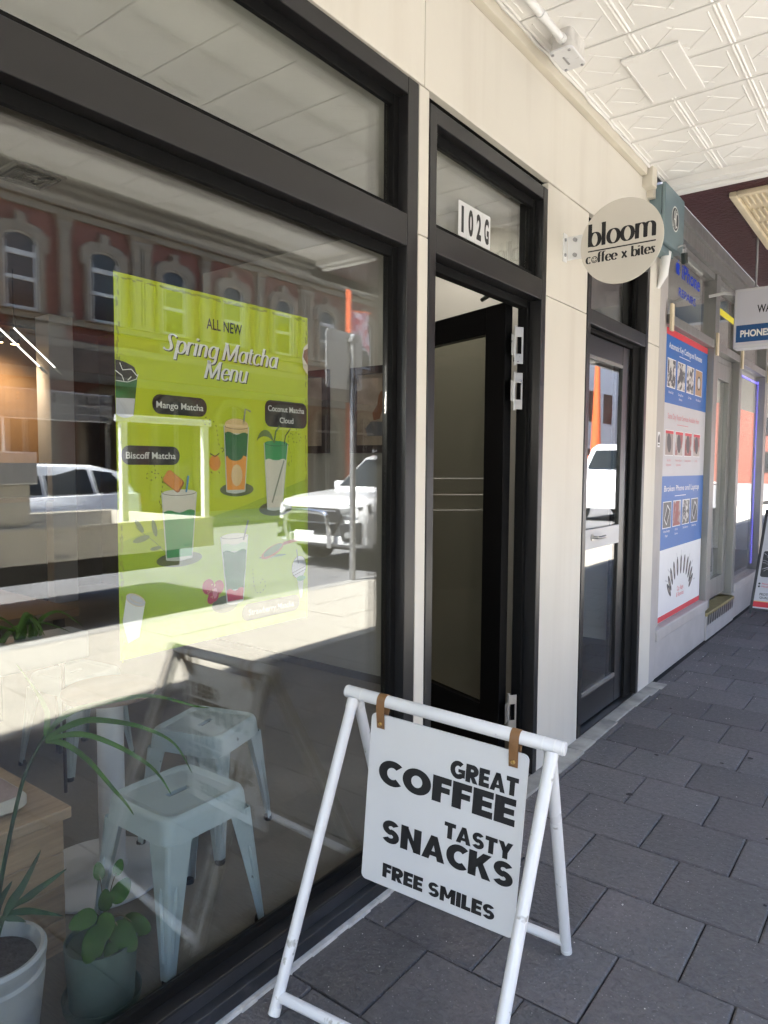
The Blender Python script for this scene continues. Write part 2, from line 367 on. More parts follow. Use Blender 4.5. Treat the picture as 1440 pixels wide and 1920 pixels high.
def heavy(ch, t=.295):
    """one heavy grotesque capital of height 1: vertices, faces, width"""
    V, F = [], []
    def poly(*p): b = len(V); V.extend(p); F.append(list(range(b, b+len(p))))
    def rect(x0, y0, x1, y1): poly((x0, y0), (x1, y0), (x1, y1), (x0, y1))
    def arc(cx, cy, rx, ry, a0, a1, w=t, n=22):
        b = len(V)
        for i in range(n+1):
            a = R(a0+(a1-a0)*i/n); c, s_ = math.cos(a), math.sin(a)
            V.append((cx+(rx+w/2)*c, cy+(ry+w*.46)*s_)); V.append((cx+(rx-w/2)*c, cy+(ry-w*.46)*s_))
        for i in range(n): F.append([b+2*i, b+2*i+1, b+2*i+3, b+2*i+2])
    h = t*.86
    if ch in 'EFL':
        w = {'E': .62, 'F': .60, 'L': .58}[ch]; rect(0, 0, t, 1)
        if ch != 'L': rect(t, 1-h, w, 1); rect(t, .5-h*.42, w*.94, .5+h*.46)
        if ch != 'F': rect(t, 0, w, h)
    elif ch == 'I': w = t; rect(0, 0, t, 1)
    elif ch == 'T': w = .70; rect(0, 1-h, w, 1); rect(w/2-t/2, 0, w/2+t/2, 1-h)
    elif ch == 'A': w = .90; poly((0, 0), (.285, 0), (.50, .80), (.565, 1), (.325, 1)); poly((.90, 0), (.615, 0), (.40, .80), (.335, 1), (.575, 1)); rect(.24, .17, .66, .36)
    elif ch == 'Y': w = .84; rect(w/2-t/2, 0, w/2+t/2, .46); poly((0, 1), (.30, 1), (w/2+t/2, .40), (w/2-t/2, .40)); poly((w, 1), (w-.30, 1), (w/2-t/2, .40), (w/2+t/2, .40))
    elif ch == 'N': w = .82; rect(0, 0, t, 1); rect(w-t, 0, w, 1); poly((t*.9, 1), (t*.2, 1), (w-t*.9, 0), (w-t*.2, 0))
    elif ch == 'M': w = .98; rect(0, 0, t*.95, 1); rect(w-t*.95, 0, w, 1); poly((0, 1), (t*1.05, 1), (w/2+.09, .28), (w/2-.09, .28)); poly((w, 1), (w-t*1.05, 1), (w/2-.09, .28), (w/2+.09, .28))
    elif ch == 'K': w = .84; rect(0, 0, t, 1); poly((t*.9, .36), (t*.9, .68), (w-.33, 1), (w-.02, 1), (.44, .46)); poly((.30, .54), (.50, .66), (w, 0), (w-.32, 0))
    elif ch == 'O': w = .96; arc(w/2, .5, w/2-t/2, .5-t*.44, 0, 360, n=36)
    elif ch == 'C': w = .79; arc(.48, .5, .48-t/2, .5-t*.44, 48, 312, n=30)
    elif ch == 'G': w = .92; arc(.48, .5, .48-t/2, .5-t*.44, 50, 322, n=30); rect(.50, .38, .92, .57); rect(.69, .12, .92, .39)
    elif ch == 'R': w = .76; rect(0, 0, t, 1); rect(t, 1-h, .42, 1); rect(t, .36, .42, .36+h); arc(.42, .68, .20, .32-t*.44, -90, 90, n=14); poly((.24, .38), (.50, .42), (w, 0), (w-.31, 0))
    elif ch == 'S': w = .74; arc(.375, .68, .225, .195, 32, 270, w=.25, n=20); arc(.365, .32, .235, .195, 90, -150, w=.25, n=20)
    return V, F, w
def letters(parent, pl, s, x0, x1, y, h, m, k=1, name='letter', gap=.045):
    """a word between x0 and x1 on the baseline y, every letter a part of its own"""
    it = [heavy(c) if c != ' ' else None for c in s]; tot = sum(g[2] if g else .26 for g in it)+gap*(len(it)-1); sx_ = (x1-x0)/tot; x = x0
    for g in it:
        if g: MB().add([pl(x+p*sx_, y+q*h, k) for p, q in g[0]], g[1]).build(name, m, parent)
        x += ((g[2] if g else .26)+gap)*sx_
# broad-nib letters (display serif): skeleton strokes, thick where they run vertically
def _arc(cx, cy, rx, ry, a0, a1, n=18): return [(cx+rx*math.cos(R(a0+(a1-a0)*i/n)), cy+ry*math.sin(R(a0+(a1-a0)*i/n))) for i in range(n+1)]
def _bez(*p, n=16):
    out = []
    for i in range(n+1):
        t = i/n; a = list(p)
        while len(a) > 1: a = [(q[0]*(1-t)+r[0]*t, q[1]*(1-t)+r[1]*t) for q, r in zip(a, a[1:])]
        out.append(a[0])
    return out
def _ser(x, y, w=.13): return [(x-w, y), (x+w, y)]
PEN = {  # advance, strokes; x-height 1
 'b': (.92, [[(.12, 1.55), (.12, 0)], [(-.02, 1.5), (.12, 1.52)], _arc(.46, .47, .34, .47, 0, 360, 30)]),
 'l': (.42, [[(.16, 1.55), (.16, .02)], [(0, 1.48), (.16, 1.52)], _ser(.16, .02)]),
 'o': (.94, [_arc(.42, .48, .36, .48, 0, 360, 30)]),
 'm': (1.45, [[(.12, 1), (.12, .02)], _ser(.12, .02), [(0, .95), (.12, .97)], _arc(.40, .66, .27, .31, 175, 0)+[(.67, .02)], _ser(.67, .02, .1), _arc(.95, .66, .27, .31, 175, 0)+[(1.22, .02)], _ser(1.22, .02, .12)]),
 'n': (.92, [[(.12, 1), (.12, .02)], _arc(.41, .66, .28, .31, 175, 0)+[(.69, .02)], _ser(.69, .02, .1)]),
 'h': (.92, [[(.12, 1.55), (.12, .02)], _arc(.41, .66, .28, .31, 175, 0)+[(.69, .02)], _ser(.69, .02, .1)]),
 'c': (.80, [_arc(.42, .48, .34, .48, 48, 318, 24)]),
 'e': (.84, [_arc(.42, .48, .34, .48, 0, 322, 26), [(.08, .5), (.76, .5)]]),
 'f': (.56, [_arc(.42, 1.18, .26, .34, 70, 180)+[(.16, .02)], [(-.02, .95), (.42, .95)], _ser(.16, .02)]),
 'x': (.86, [[(.08, .97), (.72, .03)], [(.70, .97), (.08, .03)], _ser(.1, .97), _ser(.7, .03)]),
 'i': (.42, [[(.16, 1), (.16, .02)], [(0, .94), (.16, .97)], _ser(.16, .02), [(.16, 1.42), (.16, 1.26)]]),
 't': (.56, [[(.2, 1.3), (.2, .3)]+_arc(.40, .28, .2, .26, 180, 300, 8), [(0, .96), (.46, .96)]]),
 's': (.72, [_bez((.60, .82), (.35, 1.1), (-.06, .92), (.10, .62), (.60, .52), (.72, .12), (.30, -.1), (.04, .16), n=26)]),
 'r': (.64, [[(.12, 1), (.12, .02)], _arc(.40, .62, .27, .34, 170, 55, 10), _ser(.12, .02)]),
 'p': (.92, [[(.12, 1), (.12, -.5)], _arc(.46, .48, .34, .48, 0, 360, 30), _ser(.12, -.5)]),
 'g': (.92, [_arc(.42, .48, .34, .48, 0, 360, 30), [(.76, .98), (.76, -.1)]+_arc(.44, -.14, .32, .36, 0, -160, 12)]),
 'a': (.94, [_arc(.42, .48, .34, .48, 0, 360, 30), [(.78, 1), (.78, .16)]+_arc(.90, .14, .12, .12, 180, 290, 6)]),
 'u': (.96, [[(.12, 1), (.12, .36)]+_arc(.41, .34, .29, .34, 180, 360, 14), [(.72, 1), (.72, .02)], _ser(.78, .02, .08)]),
 'S': (1.02, [_bez((.92, 1.22), (.6, 1.62), (-.1, 1.45), (.08, .86), (.95, .78), (1.02, .1), (.42, -.12), (.02, .28), n=30)]),
 'M': (1.55, [[(.16, 1.45), (.10, .02)], [(.16, 1.45), (.68, .05)], [(.68, .05), (1.22, 1.45)], [(1.22, 1.45), (1.28, .02)], _ser(.10, .02), _ser(1.28, .02, .16), _ser(.08, 1.45, .1), _ser(1.3, 1.45, .1)]),
}
def pen(pl, s, x0, x1, y, xh, m, parent=None, mb=None, thick=.24, thin=.06, shear=0., k=1, name='letter', space=.45):
    tot = sum(PEN[c][0] if c != ' ' else space for c in s); sx_ = (x1-x0)/tot; x = x0
    for c in s:
        if c == ' ': x += space*sx_; continue
        adv, st = PEN[c]; M = mb or MB(); M.use(m)
        for q, pts in enumerate(st):
            L = []; n = len(pts)
            closed = math.hypot(pts[0][0]-pts[-1][0], pts[0][1]-pts[-1][1]) < 1e-4
            for i, (a, b) in enumerate(pts):
                if closed: p0, p1 = pts[i-1 if i > 0 else n-2], pts[i+1 if i < n-1 else 1]
                else: p0, p1 = pts[max(i-1, 0)], pts[min(i+1, n-1)]
                dx, dy = p1[0]-p0[0], p1[1]-p0[1]; d = math.hypot(dx, dy) or 1
                w = thin+(thick-thin)*abs(dy/d)**1.5
                nx, ny = -dy/d*w/2, dx/d*w/2
                for sg in (1, -1):
                    aa, bb = a+nx*sg, b+ny*sg
                    L.append(pl(x+(aa+bb*shear)*sx_, y+bb*xh, k+.12*q))
            M.add(L, [(2*i, 2*i+1, 2*i+3, 2*i+2) for i in range(n-1)])
        if mb is None: M.build(name, m, parent)
        x += adv*sx_
# ------------------------------------------------------------------ ground: footpath, kerb, road
def ground():
    fp = struct(box('footpath', 'joint_sand', None, -.10, 2.228, -4, 30, -.35, -.012))
    p = .3165; rows = .3245; g = .0050
    pm = []
    for q in range(3):
        b = MB(); e = .0050; h = p/2-g/2; hy = rows/2-g/2
        o = [(-h, -hy), (h, -hy), (h, hy), (-h, hy)]; i = [(-h+e, -hy+e), (h-e, -hy+e), (h-e, hy-e), (-h+e, hy-e)]
        jit = [(random.uniform(-.0012, .0012)) for _ in range(4)]
        b.add([(x, y, -.05) for x, y in o]+[(x, y, -.0045) for x, y in o]+[(x, y, jit[n]) for n, (x, y) in enumerate(i)],
              [(8, 9, 10, 11)]+[(4+n, 4+(n+1) % 4, 8+(n+1) % 4, 8+n) for n in range(4)]+[(n, (n+1) % 4, 4+(n+1) % 4, 4+n) for n in range(4)])
        me = bpy.data.meshes.new('paver'); me.from_pydata([tuple(v) for v in b.v], [], b.f); me.materials.append(MATS['paver']); pm.append(me)
    cnt = 0
    y0 = 1.7115
    for r in range(-5, 24):
        off = .7465 if r % 2 == 0 else .597
        for cidx in range(-3, 6):
            xl = off+cidx*p
            if xl > 2.18: continue
            if xl+p < .06: continue
            yc = y0+(r+.5)*rows
            if xl+p > 2.225:                               # cut paver against the sun-paled band
                w = 2.225-xl; h = w/2-g/2; hy = rows/2-g/2; o = MB().box(-h, h, -hy, hy, -.05, 0.0).build('paver', 'paver', fp, .003); o.location = (xl+w/2, yc, 0)
            elif xl < .02:                                   # cut paver against the shopfront
                w = xl+p-.02
                if w < .03: continue
                h = w/2-g/2; hy = rows/2-g/2
                b = MB().box(-h, h, -hy, hy, -.05, 0.0); o = b.build('paver', 'paver', fp, .003); o.location = (.02+w/2, yc, 0)
            else:
                o = bpy.data.objects.new('paver', random.choice(pm)); COL.objects.link(o); o.parent = fp
                o.location = (xl+p/2, yc, random.uniform(-.0015, .0012)); o.rotation_euler = (0, 0, random.uniform(-.0025, .0025))
            cnt += 1
    b = MB()                                                # pavers farther along, too small to pick apart
    for r in range(24, 70):
        off = .7465 if r % 2 == 0 else .597
        for cidx in range(-2, 6):
            xl = off+cidx*p; yc = y0+(r+.5)*rows
            x0 = max(xl, .02)
            if x0 > 2.18 or x0+.05 > xl+p: continue
            b.box(x0+g/2, min(xl+p, 2.225)-g/2, yc-rows/2+g/2, yc+rows/2-g/2, -.03, 0)
    for r in range(-17, -5):
        off = .7465 if r % 2 == 0 else .597
        for cidx in range(-2, 6):
            xl = off+cidx*p; yc = y0+(r+.5)*rows; x0 = max(xl, .02)
            if x0 > 2.18 or x0+.05 > xl+p: continue
            b.box(x0+g/2, min(xl+p, 2.225)-g/2, yc-rows/2+g/2, yc+rows/2-g/2, -.03, 0)
    b.build('paver', 'paver', fp, kind='stuff')
    # outer band, its paving paled in colour to stand for strong sun
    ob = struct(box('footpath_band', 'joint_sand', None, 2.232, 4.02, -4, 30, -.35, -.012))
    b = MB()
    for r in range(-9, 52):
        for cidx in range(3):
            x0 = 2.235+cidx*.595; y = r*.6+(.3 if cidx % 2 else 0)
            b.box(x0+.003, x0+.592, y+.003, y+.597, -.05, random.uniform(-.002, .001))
    b.build('paving_slab', 'sun_paled_paver', ob, kind='stuff')
    struct(box('kerb', 'kerb', None, 4.022, 4.20, -30, 60, -.4, .003, .015))
    struct(box('road', 'asphalt', None, 4.202, 13.4, -60, 90, -.45, -.13))
    struct(box('far_kerb', 'kerb', None, 13.402, 13.58, -60, 90, -.45, .0))
    struct(box('far_footpath', 'kerb', None, 13.582, 120, -60, 90, -.5, -.002))
    struct(box('ground', 'asphalt', None, -300, 300, -300, 300, -1.0, -.6))
    # stone doorstep blocks along the foot of the shopfront
    st = thing('doorstep', 'worn grey stone doorstep blocks under the two doors', 'doorstep', (0, 3.4, 0))
    ys = [2.10, 2.62, 3.10, 3.42, 3.60, 3.95, 4.28, 4.545, 4.72]
    for a, c in zip(ys, ys[1:]):
        w = random.uniform(.070, .098)
        b = MB().box(-.14, w, a+.003, c-.003, -.04, random.uniform(.004, .010)); b.build('stone_block', 'stone', st, .006)
    b = MB().box(-.02, .10, 4.725, 4.86, -.04, .004); b.build('stone_block', 'stone', st, .008)
    b = MB()                                                # grit and crumbs, thickest along the shopfront
    for i in range(420):
        x = random.expovariate(3.2)+.05; y = random.uniform(.9, 8.5)
        if x > 2.15: continue
        r = random.uniform(.0012, .0038)*(1.0 if random.random() < .9 else 1.8); a = random.uniform(0, 3); z = .0015
        b.add([(x+r*math.cos(a+k*2.1)*random.uniform(.6, 1.2), y+r*math.sin(a+k*2.1), z) for k in range(3)]+[(x, y, z+r*.6)], [(0, 1, 3), (1, 2, 3), (2, 0, 3)])
    gm = MB()
    for i in range(26):
        x, y, r = random.uniform(.25, 1.35), random.uniform(1.1, 6.5), random.uniform(.007, .016); n = 9
        gm.add([(x+r*random.uniform(.7, 1.1)*math.cos(2*PI*k/n), y+r*random.uniform(.7, 1.1)*math.sin(2*PI*k/n), .0022) for k in range(n)], [list(range(n))])
    gg = gm.build('gum_spots', 'joint_sand', None); gg['kind'] = 'stuff'; gg['label'] = 'dark trodden gum spots on the pavers'
    g = b.build('grit', 'caulk', None); g['kind'] = 'stuff'; g['label'] = 'pale grit and crumbs scattered on the dark pavers'
ground()

# ------------------------------------------------------------------ the café front
def rect_frame(name, parent, y0, y1, z0, z1, fw, x_out, x_in, m='charcoal', bars=(), top=None, bottom=None, left=None, right=None):
    """frame of mitred members round an opening in the facade; bars: extra horizontals (z0,z1)"""
    top = top or fw; bottom = bottom or fw; left = left or fw; right = right or fw
    b = MB(); e = .0
    b.box(x_in, x_out, y0, y0+left, z0, z1)
    b.box(x_in, x_out, y1-right, y1, z0, z1)
    b.box(x_in+.002, x_out-.0015, y0+left, y1-right, z1-top, z1)
    b.box(x_in+.002, x_out-.0015, y0+left, y1-right, z0, z0+bottom)
    for a, c in bars: b.box(x_in+.002, x_out-.0015, y0+left, y1-right, a, c)
    return b.build(name, m, parent, .0025)
def bead(parent, y0, y1, z0, z1, xg, w=.030, d=.020):
    b = MB()
    b.box(xg, xg+d, y0, y0+w, z0, z1); b.box(xg, xg+d, y1-w, y1, z0, z1)
    b.box(xg+.001, xg+d-.002, y0+w, y1-w, z1-w*1.2, z1); b.box(xg+.001, xg+d-.002, y0+w, y1-w, z0, z0+w)
    b.build('glazing_bead', 'gasket', parent, .002)  # near-black bead made wide to stand in for the unlit reveal
def pane(parent, y0, y1, z0, z1, xg, m='pane_glass', t=.006, skew=0., name='pane'):
    b = MB(); d = (y1-y0)/2*math.tan(skew)
    b.add([(xg-d, y0, z0), (xg-d-t, y0, z0), (xg+d-t, y1, z0), (xg+d, y1, z0), (xg-d, y0, z1), (xg-d-t, y0, z1), (xg+d-t, y1, z1), (xg+d, y1, z1)],
          [(0, 1, 2, 3), (4, 7, 6, 5), (0, 4, 5, 1), (1, 5, 6, 2), (2, 6, 7, 3), (3, 7, 4, 0)])
    return b.build(name, m, parent)

CAFE = thing('cafe_building', 'cream panelled cafe front with dark framed window and two doorways', 'building', (0, 2.5, 0))
def cafe():
    C = CAFE; g = .004
    # cladding panels (each proud of dark joints)
    def panel(y0, y1, z0, z1, x=0.0): MB().box(-.03, x, y0+g/2, y1-g/2, z0+g/2, z1-g/2).build('cladding_panel', 'cream_panel', C, .0015)
    for y0, y1 in ((-4.0, -.36), (-.36, 2.062), (2.062, 4.50)): panel(y0, y1, 2.728, 3.156)
    panel(3.052, 3.542, .004, 2.224); panel(3.052, 3.542, 2.224, 2.724)
    panel(2.030, 2.093, .02, 2.235); panel(2.030, 2.093, 2.235, 2.726)
    panel(4.545, 4.775, .004, 2.222); panel(4.545, 4.775, 2.222, 2.80)
    panel(4.50, 4.775, 2.80, 3.156, -.004)
    panel(-4.0, -1.255, .004, 2.724)
    bk = MB(); bk.box(-.12, -.032, -4, 4.775, 2.73, 3.2); bk.box(-.12, -.032, 3.046, 3.546, 0, 2.73); bk.box(-.12, -.032, 2.03, 2.092, 0, 2.73); bk.box(-.12, -.032, 4.545, 4.775, 0, 2.73); bk.box(-.12, -.032, -4, -1.26, 0, 2.73)
    bk.build('backing_wall', 'gasket', C)
    # ledge beam over the panels and the building above the awning
    b = MB().box(-.10, .033, -4, 4.33, 3.1565, 3.23); b.build('ledge_beam', 'cream_trim', C, .003)
    b = MB().box(-.09, .060, 4.345, 4.43, 3.10, 3.225); b.box(-.09, .040, 4.432, 4.50, 3.06, 3.225); b.build('beam_end_bracket', 'cream_trim', C, .004)
    b = MB().box(-12, -.02, -12, 4.78, 3.35, 11); b.build('upper_wall', 'cream_trim', C)
    # --- big window
    fr = rect_frame('window_frame', C, -1.25, 2.026, .10, 2.722, .060, .002, -.10, bars=[(2.180, 2.283)], bottom=.012, top=.055)
    y0, y1 = -1.19, 1.966
    bead(fr, y0, y1, 2.285, 2.667, -.056); bead(fr, y0, y1, .113, 2.178, -.056)
    pane(fr, y0+.004, y1-.004, 2.287, 2.665, -.060); pane(fr, y0+.004, y1-.004, .115, 2.176, -.060)
    pane(fr, y0+.004, y1-.004, 2.287, 2.665, -.083, skew=R(.0)); pane(fr, y0+.004, y1-.004, .115, 2.176, -.083, skew=R(.14))
    b = MB(); b.box(-.11, .022, -1.25, 2.024, .018, .060); b.box(-.11, -.004, -1.25, 2.024, .062, .098); b.box(-.014, -.006, -1.25, 2.024, .098, .108)
    b.build('window_sill', 'charcoal_sill', fr, .003)
    b = MB(); n = 60
    for i in range(n):                                   # ragged pale sealant line along the foot of the sill
        a, c = -1.25+3.27*i/n, -1.25+3.27*(i+1)/n; b.box(-.05, .031+random.uniform(-.003, .003), a, c, -.03, .012+random.uniform(-.003, .002))
    b.build('sealant_strip', 'caulk', fr, kind='stuff')
    # --- door 1 (standing open inwards)
    d1 = rect_frame('door_frame', C, 2.095, 3.049, .004, 2.690, .044, .003, -.115, bars=[(2.196, 2.285)], bottom=.006, top=.055)
    bead(d1, 2.139, 3.005, 2.287, 2.633, -.052); pane(d1, 2.143, 3.001, 2.289, 2.631, -.056); pane(d1, 2.143, 3.001, 2.289, 2.631, -.078)
    b = MB(); b.box(-.095, -.052, 2.975, 3.005, .01, 2.194); b.box(-.095, -.052, 2.139, 2.150, .01, 2.194); b.box(-.094, -.053, 2.150, 2.975, 2.160, 2.194); b.build('door_stop', 'gasket', d1, .002)
    # leaf: local frame, hinge at H, swings inwards along dvec
    H = Vector((-.125, 2.940, 0)); dv = Vector((-.94, .34, 0)).normalized(); nv = Vector((-dv.y, dv.x, 0)); Z = Vector((0, 0, 1))
    wdt, hgt, th = .80, 2.188, .045
    leaf = MB()
    def member(a0, a1, z0, z1): leaf.obox(H+dv*((a0+a1)/2)+nv*0+Z*((z0+z1)/2), dv, nv, Z, (a1-a0)/2, th/2, (z1-z0)/2)
    member(0, .135, .02, hgt); member(wdt-.12, wdt, .02, hgt); member(.135, wdt-.12, hgt-.125, hgt-.0005); member(.135, wdt-.12, .0205, .30)
    lf = leaf.build('door', 'black_door', C, .003, label='open black door leaf with a tall glass panel')
    g2 = MB().obox(H+dv*(wdt/2+.0)+Z*((.30+hgt-.125)/2), dv, nv, Z, wdt/2-.125, .004, (hgt-.125-.30)/2); g2.build('pane', 'door_glass', lf)
    for z in (1.995, 1.79, .30):                           # butt hinges with knuckle and two leaves
        b = MB(); k = H+Vector((.026, .012, 0))
        b.tube([k+Z*(z-.088), k+Z*(z+.088)], .0075, 10)
        b.obox(k+Vector((.018, .010, 0))+Z*(z+.060), (.6, .8, 0), (-.8, .6, 0), Z, .022, .0015, .022); b.obox(k+Vector((.018, .010, 0))+Z*(z-.060), (.6, .8, 0), (-.8, .6, 0), Z, .022, .0015, .022)
        b.obox(k+Vector((.0275, .0225, 0))+Z*z, (.6, .8, 0), (-.8, .6, 0), Z, .006, .0015, .040)
        b.obox(k+Vector((.0, -.022, 0))+Z*z, (.25, -.97, 0), (.97, .25, 0), Z, .020, .0015, .046)
        for dz in (-.03, 0, .03): b.obox(k+Vector((.003, -.030, 0))+Z*(z+dz), (.25, -.97, 0), (.97, .25, 0), Z, .003, .003, .003)
        b.build('hinge', 'steel', lf, .001)
    b = MB().tube([H+dv*.02+Z*(hgt+.045)+nv*.03, H+dv*.10+Z*(hgt+.055)+nv*.02, H+dv*.2+Z*(hgt+.05)-nv*.01], .011, 8); b.box(-.17, -.13, 2.955, 2.985, 2.06, 2.145); b.build('door_closer', 'padlock', lf, .002)
    # --- door 2 (closed)
    d2 = rect_frame('door_frame', C, 3.548, 4.541, .010, 2.690, .046, .003, -.15, bars=[(2.186, 2.262)], bottom=.006, top=.05)
    bead(d2, 3.594, 4.495, 2.264, 2.638, -.075); pane(d2, 3.598, 4.491, 2.266, 2.636, -.080)
    b = MB(); b.box(-.150, -.030, 4.365, 4.494, .012, 2.184); b.box(-.150, -.030, 3.595, 3.61, .012, 2.184); b.box(-.149, -.031, 3.61, 4.365, 2.160, 2.184); b.build('door_stop', 'gasket', d2, .002)
    b = MB(); x0, x1 = -.090, -.046
    b.box(x0, x1, 3.612, 3.690, .022, 2.156); b.box(x0, x1, 4.235, 4.362, .022, 2.156); b.box(x0, x1-.001, 3.690, 4.235, 2.050, 2.1555); b.box(x0, x1-.001, 3.690, 4.235, .0225, .175)
    l2 = b.build('door', 'charcoal', C, .003, label='closed dark framed glass door with steel mid rail')
    for za, zb in ((.178, .20), (2.030, 2.047)): MB().box(-.056, -.044, 3.690, 4.235, za, zb).build('glazing_bead', 'alu', l2, .001)
    pane(l2, 3.687, 4.238, .173, 2.053, -.058)
    b = MB().box(-.057, -.042, 3.687, 4.238, .995, 1.105); b.build('mid_rail', 'signbox', l2, .003)
    b = MB().tube([(-.042, 3.80, 1.06), (-.008, 3.80, 1.06), (-.002, 3.81, 1.06), (-.002, 3.90, 1.06)], .0085, 10); b.tube([(-.042, 3.80, 1.06), (-.036, 3.80, 1.06)], .02, 14); b.build('handle', 'steel', l2, smooth=True)
    # sloping white rain-pipe stub and small clips by the corner post
    b = MB().tube([(.05, 4.70, 2.80), (.035, 4.70, 2.66), (.004, 4.70, 2.58)], [.03, .028, .01], 12); b.build('corner_spout', 'white_gloss', C, smooth=True)
cafe()

def house_number():
    t = thing('house_number', 'white number stickers reading 102G on the glass over the open door', 'number sign', (-.052, 2.48, 2.36))
    x = -.0535; w = .062; y = 2.375
    for i, ch in enumerate('102G'):
        pl = Pl((x, y+i*(w+.0005), 2.330), (0, 1, 0), (0, 0, 1), .0008)
        b = MB(); b.prism([pl(a, c) for a, c in rrect(.0005, w-.0005, 0, .132, .002, 2)], (.0006, 0, 0)); s = b.build('sticker', 'panel_white', t)
        m = MB(); text(m, pl, ch, w/2, .022, .088, 'letter_black', 1.2, width=.018 if ch == '1' else .037, off=.045, align='C'); m.build('letter', None, s)
house_number()

# ------------------------------------------------------------------ awning with pressed-metal ceiling
AWN = thing('awning', 'white pressed metal awning ceiling with diamond pattern over the footpath', 'awning', (1.5, 1.5, 3.2))
def awning():
    Zc = 3.21; A = AWN; p = .3245
    b = MB(); b.box(-.02, 2.845, -9, 4.66, Zc+.012, Zc+.16); b.build('deck', 'awning_grey', A)
    tile = MB(); h = p/2-.0008
    tile.box(-h, h, -h, h, -.001, .008)
    def bar(x0, y0, x1, y1, w, d):
        L = Vector((x1-x0, y1-y0, 0)); l = L.length; L.normalize(); N = Vector((-L.y, L.x, 0)); c0, c1 = Vector((x0, y0, -.001)), Vector((x1, y1, -.001))
        tile.add([c0+N*w, c0-N*w, c1-N*w, c1+N*w, c0+N*w*.35+L*w-Vector((0, 0, d)), c0-N*w*.35+L*w-Vector((0, 0, d)), c1-N*w*.35-L*w-Vector((0, 0, d)), c1+N*w*.35-L*w-Vector((0, 0, d))],
                 [(4, 7, 6, 5), (0, 4, 5, 1), (1, 5, 6, 2), (2, 6, 7, 3), (3, 7, 4, 0)])
    for sx_ in (-1, 1):
        bar(sx_*.127, -.123, sx_*.127, .123, .004, .0025)
        bar(sx_*(h-.0075), -h, sx_*(h-.0075), h, .0070, .0042)
    for sy_ in (-1, 1): bar(-h, sy_*(h-.006), h, sy_*(h-.006), 0.006, .0018)
    bar(.0, -.105, -.118, .010, .0032, .0022); bar(-.092, -.006, .030, .112, .0032, .0022); bar(0, .105, .118, -.010, .0032, .0022); bar(.092, .006, -.030, -.112, .0032, .0022)
    me = bpy.data.meshes.new('ceiling_tile'); me.from_pydata([tuple(v) for v in tile.v], [], tile.f); me.materials.append(MATS['tin_white'])
    for r in range(-9, 6):
        for c in range(9):
            if c == 8 and False: continue
            yc = 2.99+(r+.5)*p*1.018; xc = .044+(c+.5)*p*.995
            if yc > 4.62: continue
            o = bpy.data.objects.new('ceiling_tile', me); COL.objects.link(o); o.parent = A
            o.location = (xc-1.5, yc-1.5, Zc-3.2+random.uniform(-.001, .001)); o.rotation_euler = (random.uniform(-.004, .004), random.uniform(-.004, .004), 0)
    b = MB(); b.box(.03, 2.75, -9, -.05, Zc-.001, Zc+.01); b.build('ceiling_sheet', 'tin_white', A)
    # ragged white edge bead along the wall
    b = MB(); n = 70; pts = []
    for i in range(n+1): pts.append((.040+random.uniform(-.0035, .0035), -1+5.62*i/n, Zc-.004+random.uniform(-.003, .002)))
    b.tube(pts, [.0075+random.uniform(-.002, .002) for _ in pts], 6); b.build('edge_bead', 'tin_white', A)
    # plain patch plate with a small boss
    b = MB(); b.box(.276, .517, 3.155, 3.60, Zc-.014, Zc-.004); b.build('patch_plate', 'tin_white', A, .003)
    b = MB(); b.box(.375, .425, 3.36, 3.42, Zc-.018, Zc-.014); b.box(.44, .446, 3.17, 3.55, Zc-.018, Zc-.014); b.box(.285, .290, 3.20, 3.58, Zc-.018, Zc-.014); b.build('patch_rib', 'tin_white', A, .001)
    # outer cornice and fascia over the kerb
    b = MB()
    prof = [(2.74, 3.235), (2.74, 3.20), (2.77, 3.195), (2.78, 3.165), (2.81, 3.155), (2.825, 3.125), (2.86, 3.115), (2.905, 3.115), (2.905, 3.60), (2.85, 3.60), (2.85, 3.235)]
    b.prism([(x, -9, z) for x, z in prof], (0, 13.66, 0)); b.build('fascia', 'awning_grey', A)
    # cross trim where the neighbour's soffit begins
    b = MB(); b.box(.04, 2.74, 4.625, 4.70, 3.165, 3.24); b.box(.04, 2.74, 4.702, 4.765, 3.150, 3.24); b.build('cross_trim', 'tin_white', A, .004)
awning()
def junction():
    t = thing('conduit_box', 'grimy square junction box with white conduit on the awning ceiling', 'junction box', (.15, 2.9, 3.13))
    b = MB(); b.prism([(x, y, 3.135) for x, y in rrect(.112, .200, 2.80, 2.955, .018)], (0, 0, .085)); b.build('box_body', 'caulk', t, .002)
    b = MB(); b.prism([(x, y, 3.124) for x, y in rrect(.106, .206, 2.794, 2.961, .022)], (0, 0, .0105)); cv = b.build('cover', 'white_paint', t, .003)
    b = MB()
    for x, y in ((.12, 2.81), (.19, 2.81), (.12, 2.945), (.19, 2.945)): b.lathe([(.006, -.003), (.006, .003)], (x, y, 3.1225), 10)
    b.box(.145, .152, 2.85, 2.91, 3.1205, 3.124); b.build('screw', 'galv', cv, kind='stuff')
    pts = [(.165, 2.80, 3.165), (.166, 2.60, 3.165), (.167, 2.42, 3.165), (.172, 2.385, 3.168), (.190, 2.36, 3.178), (.225, 2.352, 3.185), (.40, 2.35, 3.188)]
    b = MB().tube(pts, .0155, 14); b.build('conduit', 'white_gloss', t, smooth=True)
    b = MB().tube([(.166, 2.59, 3.165), (.166, 2.62, 3.165)], .0185, 14); b.build('coupling', 'white_gloss', t, smooth=True)
    b = MB().tube([(.165, 2.775, 3.165), (.165, 2.805, 3.165)], .0190, 14); b.build('coupling', 'white_gloss', t, smooth=True)
junction()
